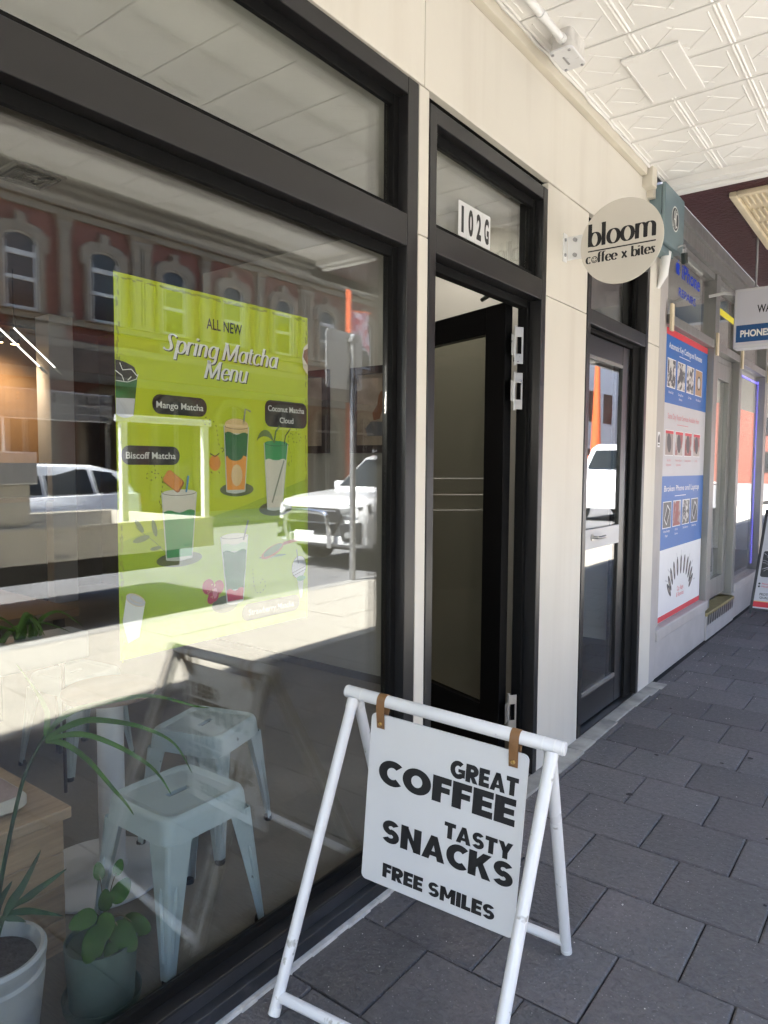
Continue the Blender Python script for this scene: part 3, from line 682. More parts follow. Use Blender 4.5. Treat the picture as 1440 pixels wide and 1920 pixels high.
def bloom():
    c = Vector((.262, 3.262, 2.470)); r = .189
    t = thing('round_sign', 'round cream coffee sign with black lettering projecting from the wall', 'sign', tuple(c))
    b = MB(); n = 72; ring = [(c.x+r*math.cos(2*PI*i/n), 3.262, c.z+r*math.sin(2*PI*i/n)) for i in range(n)]
    b.prism(ring, (0, .006, 0)); b.build('disc', 'disc_cream', t, .001)
    pl = Pl((c.x, 3.2615, c.z), (1, 0, 0), (0, 0, 1), .0006)
    pen(pl, 'bloom', -.152, .162, -.003, .066, 'letter_black', t, thick=.28, thin=.06)
    b = MB(); line(b, pl, [(-.152, -.024), (.156, -.024)], .0055, 1, 'letter_black'); b.build('underline', None, t)
    pen(pl, 'c', -.160, -.136, -.078, .030, 'letter_black', t, thick=.34, thin=.09)
    b = MB(); b.use('letter_black')
    o = ell(-.120, -.0635, .0150, .0155, 24); i = ell(-.120, -.0635, .0115, .0120, 24)
    b.add([pl(*q, 1) for q in o]+[pl(*q, 1) for q in i], [(k, (k+1) % 24, 24+(k+1) % 24, 24+k) for k in range(24)])
    flat(b, pl, ell(-.1255, -.058, .0022, .003, 10), 1.3, 'letter_black'); flat(b, pl, ell(-.1145, -.058, .0022, .003, 10), 1.3, 'letter_black')
    line(b, pl, [(-.120+.0078*math.cos(R(a)), -.0635+.0078*math.sin(R(a))) for a in range(195, 346, 15)], .003, 1.3, 'letter_black'); b.build('letter', None, t, label='letter o drawn as a smiling face')
    pen(pl, 'ffee', -.104, -.014, -.078, .030, 'letter_black', t, thick=.34, thin=.09)
    pen(pl, 'x', .006, .032, -.078, .030, 'letter_black', t, thick=.34, thin=.09)
    pen(pl, 'bites', .050, .156, -.078, .030, 'letter_black', t, thick=.34, thin=.09)
    b = MB(); b.box(.0, .006, 3.225, 3.266, 2.415, 2.545); b.box(.006, .100, 3.2685, 3.274, 2.425, 2.535); br = b.build('bracket', 'white_gloss', t, .001)
    b = MB()
    for z in (2.445, 2.515):
        b.tube([(.006, 3.24, z), (.011, 3.24, z)], .008, 8); b.tube([(.045, 3.255, z), (.045, 3.2684, z)], .009, 8)
    b.build('bolt', 'galv', br, smooth=True, kind='stuff')
bloom()
def tealbox():
    t = thing('utility_box', 'teal metal utility box with white oval emblem and padlock', 'utility box', (0.05, 4.7, 2.8))
    x0, x1, y0, y1, z0, z1 = .002, .100, 4.470, 4.885, 2.805, 3.148
    b = MB().box(x0, x1-.022, y0+.008, y1-.008, z0+.006, z1-.006); b.build('box_body', 'teal', t, .003)
    b = MB().box(x1-.020, x1, y0, y1, z0, z1); d = b.build('door', 'teal', t, .004)
    pl = Pl((x1, (y0+y1)/2+.01, 2.985), (0, 1, 0), (0, 0, 1), .0006); b = MB(); b.use('paper')
    def ring(cx, cy, rx, ry, w, a0=0, a1=360):
        n = 28; L = []
        for i in range(n+1):
            a = R(a0+(a1-a0)*i/n); L += [pl(cx+rx*math.cos(a), cy+ry*math.sin(a), 1), pl(cx+(rx-w)*math.cos(a), cy+(ry-w)*math.sin(a), 1)]
        b.use('paper').add(L, [(2*i, 2*i+1, 2*i+3, 2*i+2) for i in range(n)])
    flat(b, pl, ell(0, 0, .074, .074, 30), .4, 'p_key')
    ring(0, 0, .076, .076, .008)
    line(b, pl, [(-.036, -.05), (-.022, .045)], .009, 1.3, 'paper'); line(b, pl, [(-.006, -.058), (-.006, .058)], .009, 1.6, 'paper'); line(b, pl, [(-.034, -.004), (.02, -.004)], .008, 1.9, 'paper'); line(b, pl, [(.016, -.055), (.016, .055)], .009, 1.4, 'paper'); ring(.03, 0, .028, .046, .009, 60, 300)
    b.build('emblem', None, d)
    b = MB().tube([(x1, 4.76, 2.832), (x1+.02, 4.762, 2.84), (x1+.034, 4.785, 2.845), (x1+.034, 4.81, 2.835), (x1+.03, 4.82, 2.80)], .0055, 8); b.tube([(x1+.03, 4.775, 2.82), (x1+.03, 4.775, 2.795)], .0055, 8)
    lk = b.build('padlock_shackle', 'galv', d, smooth=True)
    b = MB().obox((x1+.032, 4.80, 2.768), (1, 0, 0), (0, .96, .25), (0, -.25, .96), .014, .032, .034); b.build('padlock', 'padlock', d, .006)
    b = MB().box(x0, x1-.03, y0+.03, y1-.1, z0-.035, z0); b.build('base_plate', 'teal', t, .003)
tealbox()
# ------------------------------------------------------------------ inside the café
def interior():
    struct(box('cafe_floor', 'concrete_floor', None, -9, -.105, -4, 4.9, -.2, 0.0))
    b = MB(); b.box(-1.55, -.12, -4, 4.9, 2.95, 3.05); struct(b.build('cafe_ceiling', 'inner_ceiling')); struct(box('shade_toned_ceiling', 'inner_grey', None, -6.9, -1.552, -4, 4.9, 2.952, 3.06))  # deeper half of the ceiling coloured dark to stand in for shade
    w = struct(box('side_wall', 'inner_wall', None, -3.2, -.13, 3.68, 3.80, 0, 2.95)); box('skirting', 'inner_grey', w, -3.19, -.14, 3.664, 3.68, 0, .05)
    w = struct(box('recess_wall', 'inner_brown', None, -6.5, -3.2, 4.75, 4.87, 0, 2.95)); box('skirting', 'inner_grey', w, -6.49, -3.2, 4.735, 4.75, 0, .12)
    struct(box('return_wall', 'inner_brown', None, -3.32, -3.201, 3.802, 4.75, 0, 2.95))
    struct(box('back_wall', 'inner_grey', None, -6.62, -6.5, -4, 4.9, 0, 2.95))
    struct(box('near_wall', 'inner_wall', None, -6.5, -.13, -4.12, -4.0, 0, 2.95))
    p = tag(box('wood_panel', 'warm_panel', None, -6.48, -6.40, 3.30, 4.02, .0, 2.9), 'tall warm timber wall panel glowing under a lamp at the back', 'wall panel')
    box('panel_trim', 'inner_brown', p, -6.40, -6.38, 3.30, 3.34, 0, 2.9)
    c = tag(box('column', 'pedestal_white', None, -5.95, -5.68, 3.72, 3.98, 0, 2.95, .01), 'square white column in the middle of the cafe', 'column')
    b = MB(); b.box(-5.6, -5.0, .6, 3.3, 0, 1.10); t = thing('counter', 'dark service counter at the back of the cafe', 'counter', (-5.3, 2, 0)); b.build('counter_front', 'inner_grey', t); box('counter_top', 'table_brown', t, -5.65, -4.95, .55, 3.35, 1.101, 1.14, .004)
    # pictures on the side wall
    for x0, x1, z0, z1, lab in ((-1.66, -1.22, 1.53, 2.09, 'dark framed print of a bird on a rock beside the window edge'), (-2.32, -1.86, 1.53, 2.10, 'dark framed print half hidden behind the lime poster')):
        t = thing('picture', lab, 'picture', ((x0+x1)/2, 3.66, z0))
        b = MB(); f = .05
        b.box(x0, x0+f, 3.645, 3.679, z0, z1); b.box(x1-f, x1, 3.645, 3.679, z0, z1); b.box(x0+f, x1-f, 3.646, 3.678, z1-f, z1); b.box(x0+f, x1-f, 3.646, 3.678, z0, z0+f); b.build('frame', 'picture_frame', t, .002)
        b = MB().box(x0+f, x1-f, 3.665, 3.677, z0+f, z1-f); pp = b.build('print', 'picture_paper', t)
        if x1 > -1.5:
            pl = Pl(((x0+x1)/2, 3.6645, (z0+z1)/2), (1, 0, 0), (0, 0, 1)); b = MB()
            flat(b, pl, [(-.08, -.17), (.07, -.17), (.09, -.12), (.05, -.08), (-.05, -.075), (-.1, -.12)], 1, 'p_photo'); flat(b, pl, [(-.03, -.07), (.02, -.06), (.05, .02), (.045, .09), (.03, .12), (.01, .09), (.0, .03), (-.04, -.02)], 2, 'cookie'); flat(b, pl, [(.03, .12), (.055, .105), (.035, .095)], 3, 'cookie')
            b.build('bird_drawing', None, pp, kind='stuff')
    # ceiling vent, warm lamp, tube lights
    t = thing('ceiling_vent', 'grey slotted air vent in the cafe ceiling', 'vent', (-2.4, 1.85, 2.94))
    b = MB().box(-2.52, -2.25, 1.77, 2.04, 2.935, 2.95); b.build('frame', 'inner_grey', t, .004)
    b = MB()
    for i in range(4): q = .025+.028*i; b.tube([(-2.52+q, 1.77+q, 2.93), (-2.25-q, 1.77+q, 2.93), (-2.25-q, 2.04-q, 2.93), (-2.52+q, 2.04-q, 2.93)], .006, 6, closed=True)
    b.build('slat', 'gasket', t, kind='stuff')
    for i, (x, y, z) in enumerate(((-4.35, 2.62, 2.40), (-4.30, 2.72, 2.40))):
        t = thing('tube_pendant', ('left' if i == 0 else 'right')+' of two slim slanted white light tubes deep in the cafe', 'lamp', (x, y, z), 'slim tube lamps')
        d = Vector((.08, .28, -.28)); p0 = Vector((x, y, z+.1)); b = MB().tube([p0, p0+d], .006, 8); b.build('tube', 'tube_white', t)
        b = MB().tube([p0+d, p0+d*1.06, p0+d*1.2], [.010, .014, .004], 8); b.build('tube_end', 'white_gloss', t)
        b = MB().tube([p0, (p0.x, p0.y, 2.95)], .002, 5); b.build('wire', 'gasket', t)
    t = thing('wall_lamp', 'small warm lit spot lamps near the cafe ceiling', 'lamp', (-6.0, 3.45, 2.72))
    for i, y in enumerate((3.40, 3.56)):
        b = MB().tube([(-6.05, y, 2.95), (-6.05, y, 2.80)], .012, 8); b.lathe([(.045, 2.66), (.05, 2.70), (.045, 2.80)], (-6.05, y, 0), 14); h = b.build('spot_head', 'picture_frame', t)
        b = MB().lathe([(.040, 2.656), (.040, 2.659)], (-6.05, y, 0), 14); b.build('bulb', 'lamp_warm', h)
    ld = bpy.data.lights.new('wall_lamp_light', 'SPOT'); ld.energy = 9; ld.color = (1, .72, .45); ld.spot_size = R(110); ld.spot_blend = .8; ld.shadow_soft_size = .08
    lo = bpy.data.objects.new('wall_lamp_light', ld); COL.objects.link(lo); lo.location = (-5.75, 3.45, 2.62); lo.rotation_euler = Vector((.62, 0.02, .9)).to_track_quat('Z', 'Y').to_euler()
    # added fill lamps out of view, brightening the cafe, and lit shelf strips mirrored by the open door's glass
    for i, (x, y) in enumerate(((-2.0, -.55), (-3.6, .25))):
        t = thing('fill_pendant_lamp', ('nearer' if i == 0 else 'farther')+' added fill lamp brightening the cafe from out of view', 'lamp', (x, y, 2.2), 'added fill lamps')
        b = MB().lathe([(.10, 2.02), (.16, 2.06), (.15, 2.14), (.05, 2.22)], (x, y, 0), 20); b.build('shade', 'tube_white', t, smooth=True); MB().tube([(x, y, 2.22), (x, y, 2.95)], .004, 6).build('cord', 'gasket', t)
        ld = bpy.data.lights.new('fill_pendant_light', 'POINT'); ld.energy = 5; ld.color = (1, .93, .82); ld.shadow_soft_size = .14; lo = bpy.data.objects.new('fill_pendant_light', ld); COL.objects.link(lo); lo.location = (x, y, 2.0)
    t = thing('fill_downlight', 'added unseen ceiling lamp brightening the wall inside the open door', 'lamp', (-.72, 3.1, 2.93))  # added fill lamp, hidden behind the window post
    b = MB().lathe([(.055, 2.935), (.06, 2.945), (.06, 2.949)], (-.72, 3.1, 0), 20); b.build('trim_ring', 'white_gloss', t); MB().lathe([(.04, 2.930), (.04, 2.934)], (-.72, 3.1, 0), 16).build('bulb', 'lamp_warm', t)
    ld = bpy.data.lights.new('fill_downlight_light', 'SPOT'); ld.energy = 5; ld.color = (1, .95, .88); ld.spot_size = R(165); ld.spot_blend = .5; ld.shadow_soft_size = .05; lo = bpy.data.objects.new('fill_downlight_light', ld); COL.objects.link(lo); lo.location = (-.72, 3.1, 2.92)
    for z in (.93, 1.11, 1.30):
        o = box('shelf_light', 'tube_white', None, -4.948, -4.940, .4, 2.3, z, z+.006); tag(o, {.93: 'lowest', 1.11: 'middle', 1.30: 'top'}[z]+' white LED line on the counter shelves, mirrored in the door glass', 'shelf light', 'LED shelf lines')
    box('shelf_back', 'inner_grey', bpy.data.objects['counter'], -5.02, -4.96, .7, 3.3, 1.145, 1.45)
interior()

def make_stool(label, group):
    t = thing('metal_stool', label, 'stool', (0, 0, 0), group)
    H = .45; a = .150; f = .188
    # pressed seat with rolled skirt and hand slot
    def sq(h, r, z, n=5): return [(x, y, z) for x, y in rrect(-h, h, -h, h, r, n)]
    b = MB(); rings = [sq(a+.010, .045, H-.075), sq(a+.009, .045, H-.072), sq(a+.004, .045, H-.02), sq(a-.001, .045, H-.006), sq(a-.010, .042, H), sq(a-.022, .036, H-.002), sq(a-.034, .03, H-.007)]
    b.loft(rings, cap=False); n = len(rings[0]); base = len(b.v)-n
    slot = []
    for (sx0, y0, z0) in rings[-1]:                       # slot ring: radial match of the last ring
        ang = math.atan2(y0, sx0); cyy = max(-.032, min(.032, y0*.36)); slot.append((max(-.0115, min(.0115, sx0*.25)), cyy+.010*math.sin(ang), H-.007))
    b.loft([rings[-1], slot, [(x, y, z-.012) for x, y, z in slot]], cap=False)
    s = b.build('seat', 'mint', t, smooth=True)
    b = MB().box(-a+.02, a-.02, -a+.02, a-.02, H-.045, H-.043); b.build('underside', 'gasket', s)
    # four folded tapered legs with pressed rib
    for i, (qx, qy) in enumerate(((1, 1), (1, -1), (-1, -1), (-1, 1))):
        b = MB(); w0, w1 = .085, .030
        def ring(k):
            z = (H-.070)*(1-k)+.014*k; cx = (a+.008)*(1-k)+f*k; w = w0*(1-k)**1.15+w1*(1-(1-k)**1.15); th = .0035; e = .012
            P = [(cx-w, cx), (cx-e, cx), (cx-e*.3, cx-e*.3), (cx, cx-e), (cx, cx-w), (cx-th, cx-w), (cx-th, cx-e), (cx-th-e*.3, cx-th-e*.3), (cx-e, cx-th), (cx-w, cx-th)]
            return [(x*qx, y*qy, z) for x, y in P]
        b.loft([ring(k) for k in (0, .15, .35, .6, .8, 1)]); lg = b.build('leg', 'mint', t, smooth=False, bevel=.001)
        b = MB()
        for fx in (0, 1):
            pts = []
            for k in (.32, .36, .6, .82, .86):
                z = (H-.07)*(1-k)+.014*k; cx = (a+.008)*(1-k)+f*k; w = w0*(1-k)+w1*k
                u, v = (cx-w*.45, cx+.0005) if fx else (cx+.0005, cx-w*.45); pts.append((u*qx, v*qy, z))
            b.tube(pts, [.002, .007, .007, .006, .002], 6)
        b.build('rib', 'mint', lg, smooth=True)
        b = MB().lathe([(.016, 0), (.018, .004), (.017, .018)], ((f-.013)*qx, (f-.013)*qy, 0), 10); b.build('foot', 'rubber', lg)
    return t
def stools():
    G = 'pale mint metal stools inside the window'
    a = make_stool('front pale mint metal stool closest to the window glass', G); a.location = (-.385, 1.315, 0); a.rotation_euler = (0, 0, R(1))
    dup(a, (-.79, 1.745, 0), R(17), label='second pale mint metal stool behind the front one')
    dup(a, (-1.84, 1.80, 0), R(8), label='pale mint stool at the back beside the timber table')
stools()
def tables():
    t = thing('pedestal_table', 'small round table on a white pedestal behind the front stool', 'table', (-.86, 1.36, 0))
    b = MB(); b.prism([(x, y, 0) for x, y in ell(-.86, 1.33, .235, .235, 40)], (0, 0, .010)); b.build('base_plate', 'pedestal_white', t, .003)
    b = MB().lathe([(.052, .010), (.045, .016), (.045, .634)], (-.86, 1.38, 0), 26); b.build('pedestal', 'pedestal_white', t, smooth=True)
    b = MB().lathe([(.155, .635), (.16, .641), (.16, .655), (.155, .659)], (-.86, 1.38, 0), 40); b.build('table_top', 'table_brown', t, smooth=True)
    t = thing('timber_table', 'brown timber topped table at the far left inside the cafe', 'table', (-2.4, 1.3, 0))
    box('table_top', 'table_brown', t, -2.75, -1.92, .75, 1.87, .69, .73, .004)
    for x, y in ((-2.68, .82), (-2.68, 1.80), (-1.99, .82), (-1.99, 1.80)): box('leg', 'picture_frame', t, x-.02, x+.02, y-.02, y+.02, 0, .69)
    # planter on the floor beyond the bench with strap leaves
    t = thing('bench_seat', 'light oak slatted bench box end beside the potted plants', 'bench', (-.85, .4, 0))
    x0, x1, y0, y1 = -1.15, -.565, -.9, 1.045
    box('carcass', 'inner_brown', t, x0+.01, x1-.012, y0+.01, y1-.014, .0, .408)
    z = .006
    for i, h in enumerate((.098, .098, .098, .098)):
        box('board', 'oak', t, x1-.012, x1, y0, y1-.001, z, z+h, .002); box('board', 'oak', t, x0, x1-.0125, y1-.012, y1, z, z+h, .002); z += h+.003
    box('seat_top', 'oak_top', t, x0-.01, x1+.022, y0, y1+.014, .412, .446, .004)
    t = thing('seat_cushion', 'dusty pink woven cushion lying on the oak bench', 'cushion', (-.85, .6, .447))
    def ring(h, k): return [(x, y, k) for x, y in rrect(-1.13+h, -.62-h, -.2+h, .985-h, .05-h*.5, 5)]
    b = MB().loft([ring(.012, .449), ring(0, .458), ring(0, .478), ring(.010, .490)]); b.build('edge_band', 'cushion_edge', t, smooth=True)
    b = MB().loft([ring(.012, .4905), ring(.02, .497), ring(.06, .503), ring(.14, .506)]); b.build('cover', 'cushion', t, smooth=True)
tables()

def leafstrip(mb, pts, w, fold=.25, up=Vector((0, 0, 1)), prof=None):
    """strap leaf: folded ribbon along pts, tapering"""
    pts = [Vector(p) for p in pts]; n = len(pts); L = []
    for i, p in enumerate(pts):
        k = i/(n-1); t = (pts[min(i+1, n-1)]-pts[max(i-1, 0)]).normalized(); sd = t.cross(up); sd = sd.normalized() if sd.length > 1e-4 else Vector((0, 1, 0)); nn = sd.cross(t)
        ww = w*(prof(k) if prof else (min(1, .35+k*4)*(1-k)**.6 if k < .98 else .02))
        L += [p+sd*ww+nn*ww*fold, p, p-sd*ww+nn*ww*fold]
    mb.add(L, [f for i in range(n-1) for f in ((3*i, 3*i+1, 3*i+4, 3*i+3), (3*i+1, 3*i+2, 3*i+5, 3*i+4))])
def spl(pts, n=5):
    """smooth a polyline (Catmull-Rom)"""
    P = [Vector(p) for p in pts]; out = []
    for i in range(len(P)-1):
        a, b, c, d = P[max(i-1, 0)], P[i], P[i+1], P[min(i+2, len(P)-1)]
        for j in range(n):
            t = j/n; out.append(.5*((2*b)+(c-a)*t+(2*a-5*b+4*c-d)*t*t+(3*b-a-3*c+d)*t**3))
    return out+[P[-1]]
def plants():
    # palm in a white glazed pot
    cx, cy = -.345, .735; X = -.30
    t = thing('palm_plant', 'young palm in a glazed white pot at the corner of the window', 'potted plant', (cx, cy, 0))
    b = MB().lathe([(.095, .0), (.100, .01), (.122, .19), (.124, .215), (.118, .222), (.119, .232), (.126, .240), (.128, .262), (.122, .270), (.114, .268), (.108, .25), (.104, .235)], (cx, cy, 0), 36); b.build('pot', 'pot_white', t, smooth=True)
    b = MB().lathe([(.106, .225), (.106, .236)], (cx, cy, 0), 24); b.build('soil', 'soil', t)
    st = spl([(cx, cy, .23), (-.315, .755, .45), (X, .80, .665), (X, .835, .737), (X, .862, .776)]); b = MB().tube(st, [.006-.003*i/len(st) for i in range(len(st))], 8); b.build('stem', 'leaf_dark', t, smooth=True)
    for pts, w in (([(.862, .776), (.92, .812), (.992, .815), (1.131, .803), (1.217, .776), (1.33, .72), (1.385, .699)], .0095), ([(.862, .770), (.954, .785), (1.037, .763), (1.142, .712), (1.234, .640), (1.293, .533)], .0100),
                   ([(.862, .766), (.953, .752), (1.047, .695), (1.14, .615), (1.187, .557), (1.22, .495)], .0092), ([(.862, .760), (.91, .740), (.974, .675), (1.044, .573), (1.08, .521), (1.106, .475)], .0090), ([(.862, .776), (.87, .83), (.84, .90), (.80, .97)], .008)):
        dx = random.uniform(-.03, .03); n = len(pts); b = MB(); leafstrip(b, spl([(X+dx*i/n, y, z) for i, (y, z) in enumerate(pts)], 6), w, up=Vector((.9, -.35, .8))); b.build('frond', 'leaf', t, smooth=True)
    for pts, w in (([(.72, .24), (.744, .37), (.785, .43)], .012), ([(.735, .24), (.765, .352), (.811, .407), (.857, .476)], .013), ([(.735, .24), (.769, .350), (.827, .372), (.881, .386), (.923, .397)], .011), ([(.735, .24), (.762, .345), (.809, .340), (.858, .312), (.912, .274)], .010), ([(.735, .24), (.755, .343), (.788, .333), (.815, .309)], .011), ([(.73, .24), (.70, .36), (.66, .46)], .012)):
        b = MB(); leafstrip(b, spl([(cx+.02, y, z) for y, z in pts], 6), w, up=Vector((.9, -.35, .55)), prof=lambda k: max(.03, min(1, max(0, k-.25)*4)*(1-k)**.7*1.3+.12*(1-k))); b.build('frond', 'leaf_dark', t, smooth=True)
    # pilea in a sage green pot on a saucer
    px, py = -.30, 1.000
    t = thing('pilea_plant', 'small round leaved plant in a sage green pot with saucer', 'potted plant', (px, py, 0))
    b = MB().lathe([(.082, .006), (.083, .012), (.094, .178), (.093, .180), (.088, .180), (.086, .165)], (px, py, 0), 36); b.build('pot', 'pot_green', t, smooth=True)
    b = MB().lathe([(.090, 0), (.098, .004), (.102, .030), (.099, .031), (.094, .010)], (px, py, 0), 36); b.build('saucer', 'pot_green', t, smooth=True)
    b = MB().lathe([(.087, .155), (.087, .164)], (px, py, 0), 24); b.build('soil', 'soil', t)
    top = Vector((px, py, .16)); cen = Vector((px, py+.012, .245)); b = MB().tube(spl([top, (px, py+.008, .20), cen]), .0045, 6); b.build('stem', 'stem_brown', t)
    lv = [(.33, 1.074, .330, .020), (.30, 1.064, .280, .034), (.36, 1.033, .326, .022), (.28, 1.003, .288, .026), (.27, .935, .275, .034), (.26, .990, .232, .033), (.225, 1.022, .200, .042), (.25, 1.075, .195, .038), (.235, .940, .220, .040), (.25, .963, .190, .020), (.225, .985, .172, .026), (.36, .98, .30, .03), (.38, 1.03, .25, .032), (.37, .95, .235, .03), (.34, 1.06, .235, .03)]
    for i, (x, y, z, r) in enumerate(lv[:11]):
        r *= .88
        c = Vector((-x, y, z)); dr = (c-cen); dr = dr.normalized() if dr.length > .01 else Vector((0, 0, 1)); nrm = (Vector((.75, -.35, .35))+Vector((random.uniform(-.35, .35), random.uniform(-.35, .35), random.uniform(-.2, .3)))).normalized()
        u = (dr-nrm*dr.dot(nrm)).normalized(); v = nrm.cross(u); b = MB(); n = 14
        rim = [c+u*(math.cos(2*PI*k/n)*r*1.25)+v*(math.sin(2*PI*k/n)*r*.80*(1-.22*math.cos(2*PI*k/n)))-nrm*(.10*r*(1+math.cos(4*PI*k/n))) for k in range(n)]; mid = [c+u*(math.cos(2*PI*k/n)*r*.6)+v*(math.sin(2*PI*k/n)*r*.5)+nrm*.06*r for k in range(n)]
        b.add(rim+mid+[c+nrm*.03*r], [(k, (k+1) % n, n+(k+1) % n, n+k) for k in range(n)]+[(n+k, n+(k+1) % n, 2*n) for k in range(n)]); lf = b.build('leaf', 'leaf_pilea', t, smooth=True)
        b = MB().tube(spl([cen-Vector((0, 0, .03)), (cen+c)/2+Vector((0, 0, .008)), c-u*r*.3-nrm*.003], 4), .0013, 5); b.build('leaf_stalk', 'stem_brown', lf)
    # strap-leaf plant in a low white trough deeper inside
    t = thing('trough_plant', 'strap leaved plant in a white trough on a thin stand by the timber table', 'potted plant', (-1.55, 1.35, 0))
    box('trough', 'pot_white', t, -1.63, -1.47, 1.05, 1.66, .60, .72, .01)
    for yy in (1.12, 1.58): MB().tube([(-1.55, yy, 0), (-1.55, yy, .60)], .008, 8).build('stand_leg', 'picture_frame', t)
    for i in range(16):
        y = random.uniform(1.1, 1.55); a = random.uniform(-.9, .9); l = random.uniform(.18, .34); b = MB()
        leafstrip(b, spl([(-1.55, y, .70), (-1.53, y+a*.05, .71+l*.30), (-1.50, y+a*.16, .72+l*.36), (-1.47, y+a*.30, .70+l*.15)], 5), .016, up=Vector((.5, 0, 1))); b.build('leaf', 'leaf', t, smooth=True)
plants()

# ------------------------------------------------------------------ lime poster inside the glass
def poster():
    y0, y1, z0, z1 = .9435, 1.5875, .982, 1.8905; X = -.0945
    t = thing('lime_poster', 'lime green Spring Matcha Menu poster stuck inside the window', 'poster', (X, y0, z0))
    MB().box(X-.0008, X, y0, y1, z0, z1).build('sheet', 'lime', t)
    pl = Pl((X, 0, 0), (0, 1, 0), (0, 0, 1), .00030)
    b = MB()
    wave = _bez((.9435, 1.262), (1.08, 1.31), (1.24, 1.285), (1.38, 1.355), (1.5875, 1.408), n=24)
    flat(b, pl, [(y0, z0+.0)]+[(y1, z0)]+wave[::-1], 1, 'lime2')
    for i in range(90):                                  # scuffed tape edge
        k = random.random()
        for (u, v, w, h) in ((y0+.008+random.uniform(-.003, .003), z0+(z1-z0)*k, .004, .012), (y1-.008+random.uniform(-.003, .003), z0+(z1-z0)*k, .003, .012), (y0+(y1-y0)*k, z1-.010+random.uniform(-.003, .002), .012, .004)):
            flat(b, pl, [(u-w*random.random(), v-h/2), (u+w*random.random(), v-h/2), (u+w*random.random(), v+h/2), (u-w*random.random(), v+h/2)], 1.5+i*.004, 'edge')
    b.build('print_background', None, t, kind='stuff')
    b = MB(); text(b, pl, 'ALL NEW', 1.268, 1.801, .027, 'ink', 2, width=.120, off=.012, align='C'); b.build('lettering', None, t, kind='stuff')
    for dx, dz, m, k in ((.0032, -.0028, 'ink', 2), (0, 0, 'paper', 3)):
        pen(Pl((X, dx, dz), (0, 1, 0), (0, 0, 1), .0003), 'Spring Matcha', 1.072, 1.458, 1.727, .031, m, t, thick=.24, thin=.075, shear=.24, k=k, name='headline_letter')
        pen(Pl((X, dx, dz), (0, 1, 0), (0, 0, 1), .0003), 'Menu', 1.198, 1.345, 1.674, .031, m, t, thick=.24, thin=.075, shear=.24, k=k, name='headline_letter')
    def pill(y0_, y1_, z0_, z1_, lines, r=None, h=.0155):
        b = MB(); flat(b, pl, rrect(y0_, y1_, z0_, z1_, r or (z1_-z0_)/2-.001, 8), 3, 'ink'); cy_ = (y0_+y1_)/2
        for s, z, w in lines: text(b, pl, s, cy_, z, h, 'paper', 4, width=w, off=.012, align='C')
        b.build('name_tag', None, t, kind='stuff')
    pill(1.041, 1.206, 1.572, 1.620, [('Mango Matcha', 1.587, .142)]); pill(.955, 1.119, 1.447, 1.493, [('Biscoff Matcha', 1.462, .140)])
    pill(1.411, 1.583, 1.558, 1.634, [('Coconut Matcha', 1.603, .148), ('Cloud', 1.571, .056)], .022); pill(1.321, 1.550, 1.010, 1.058, [('Strawberry Matcha', 1.025, .180)])
    def tumbler(tl, tr, bl, br, zt, zb, bands, plate=None, name='drink_picture', straw=None, rim='glassy'):
        """printed glass: bands = [(z_top, colour)] downwards"""
        b = MB()
        if plate: flat(b, pl, ell(*plate, 30), 3, 'plate')
        def ed(z): k = (zt-z)/(zt-zb); return tl+(bl-tl)*k, tr+(br-tr)*k
        a, c = ed(zb); flat(b, pl, [(tl-.003, zt), (bl-.003, zb-.004)]+[(bl+(br-bl)*i/6, zb-.006-.004*math.sin(PI*i/6)) for i in range(7)]+[(br+.003, zb-.004), (tr+.003, zt)], 4, rim)
        zs = bands+[(zb, None)]
        for (za, m), (zc, _) in zip(zs, zs[1:]):
            l0, r0 = ed(za); l1, r1 = ed(zc); top = [(l0+(r0-l0)*i/8, za+.004*math.sin(3*PI*i/8)*(1 if za < zt-.01 else 0)) for i in range(9)]
            flat(b, pl, [(l1, zc)]+[(r1, zc)]+top[::-1], 5+.2*bands.index((za, m)), m)
        flat(b, pl, ell((tl+tr)/2, zt, (tr-tl)/2, .0075, 20), 6.5, bands[0][1]); line(b, pl, ell((tl+tr)/2, zt, (tr-tl)/2, .0075, 20, PI, 2*PI), .0011, 6.8, 'ink')
        if straw: line(b, pl, straw[0], .0055, 7, straw[1])
        return b.build(name, None, t, kind='stuff')
    tumbler(1.066, 1.168, 1.077, 1.152, 1.378, 1.214, [(1.378, 'cream'), (1.330, 'g_green')], (1.116, 1.208, .070, .019), straw=([(1.137, 1.378), (1.144, 1.420)], 'straw_blue'))
    tumbler(1.264, 1.348, 1.271, 1.333, 1.553, 1.380, [(1.553, 'foam'), (1.534, 'g_dark'), (1.47, 'g_orange')], (1.307, 1.381, .060, .019), straw=([(1.330, 1.56), (1.337, 1.602), (1.357, 1.596)], 'straw_grey'))
    b = MB(); flat(b, pl, ell(1.306, 1.556, .042, .018, 20, 0, PI), 7, 'foam'); flat(b, pl, ell(1.30, 1.475, .028, .016, 16), 7, 'g_dark'); flat(b, pl, ell(1.305, 1.42, .02, .03, 16), 7.1, 'foam'); b.build('drink_picture', None, t, kind='stuff')
    tumbler(1.409, 1.500, 1.421, 1.476, 1.511, 1.326, [(1.511, 'g_green'), (1.463, 'cream')], (1.453, 1.322, .066, .021), straw=([(1.437, 1.34), (1.485, 1.462)], 'straw_grey'))
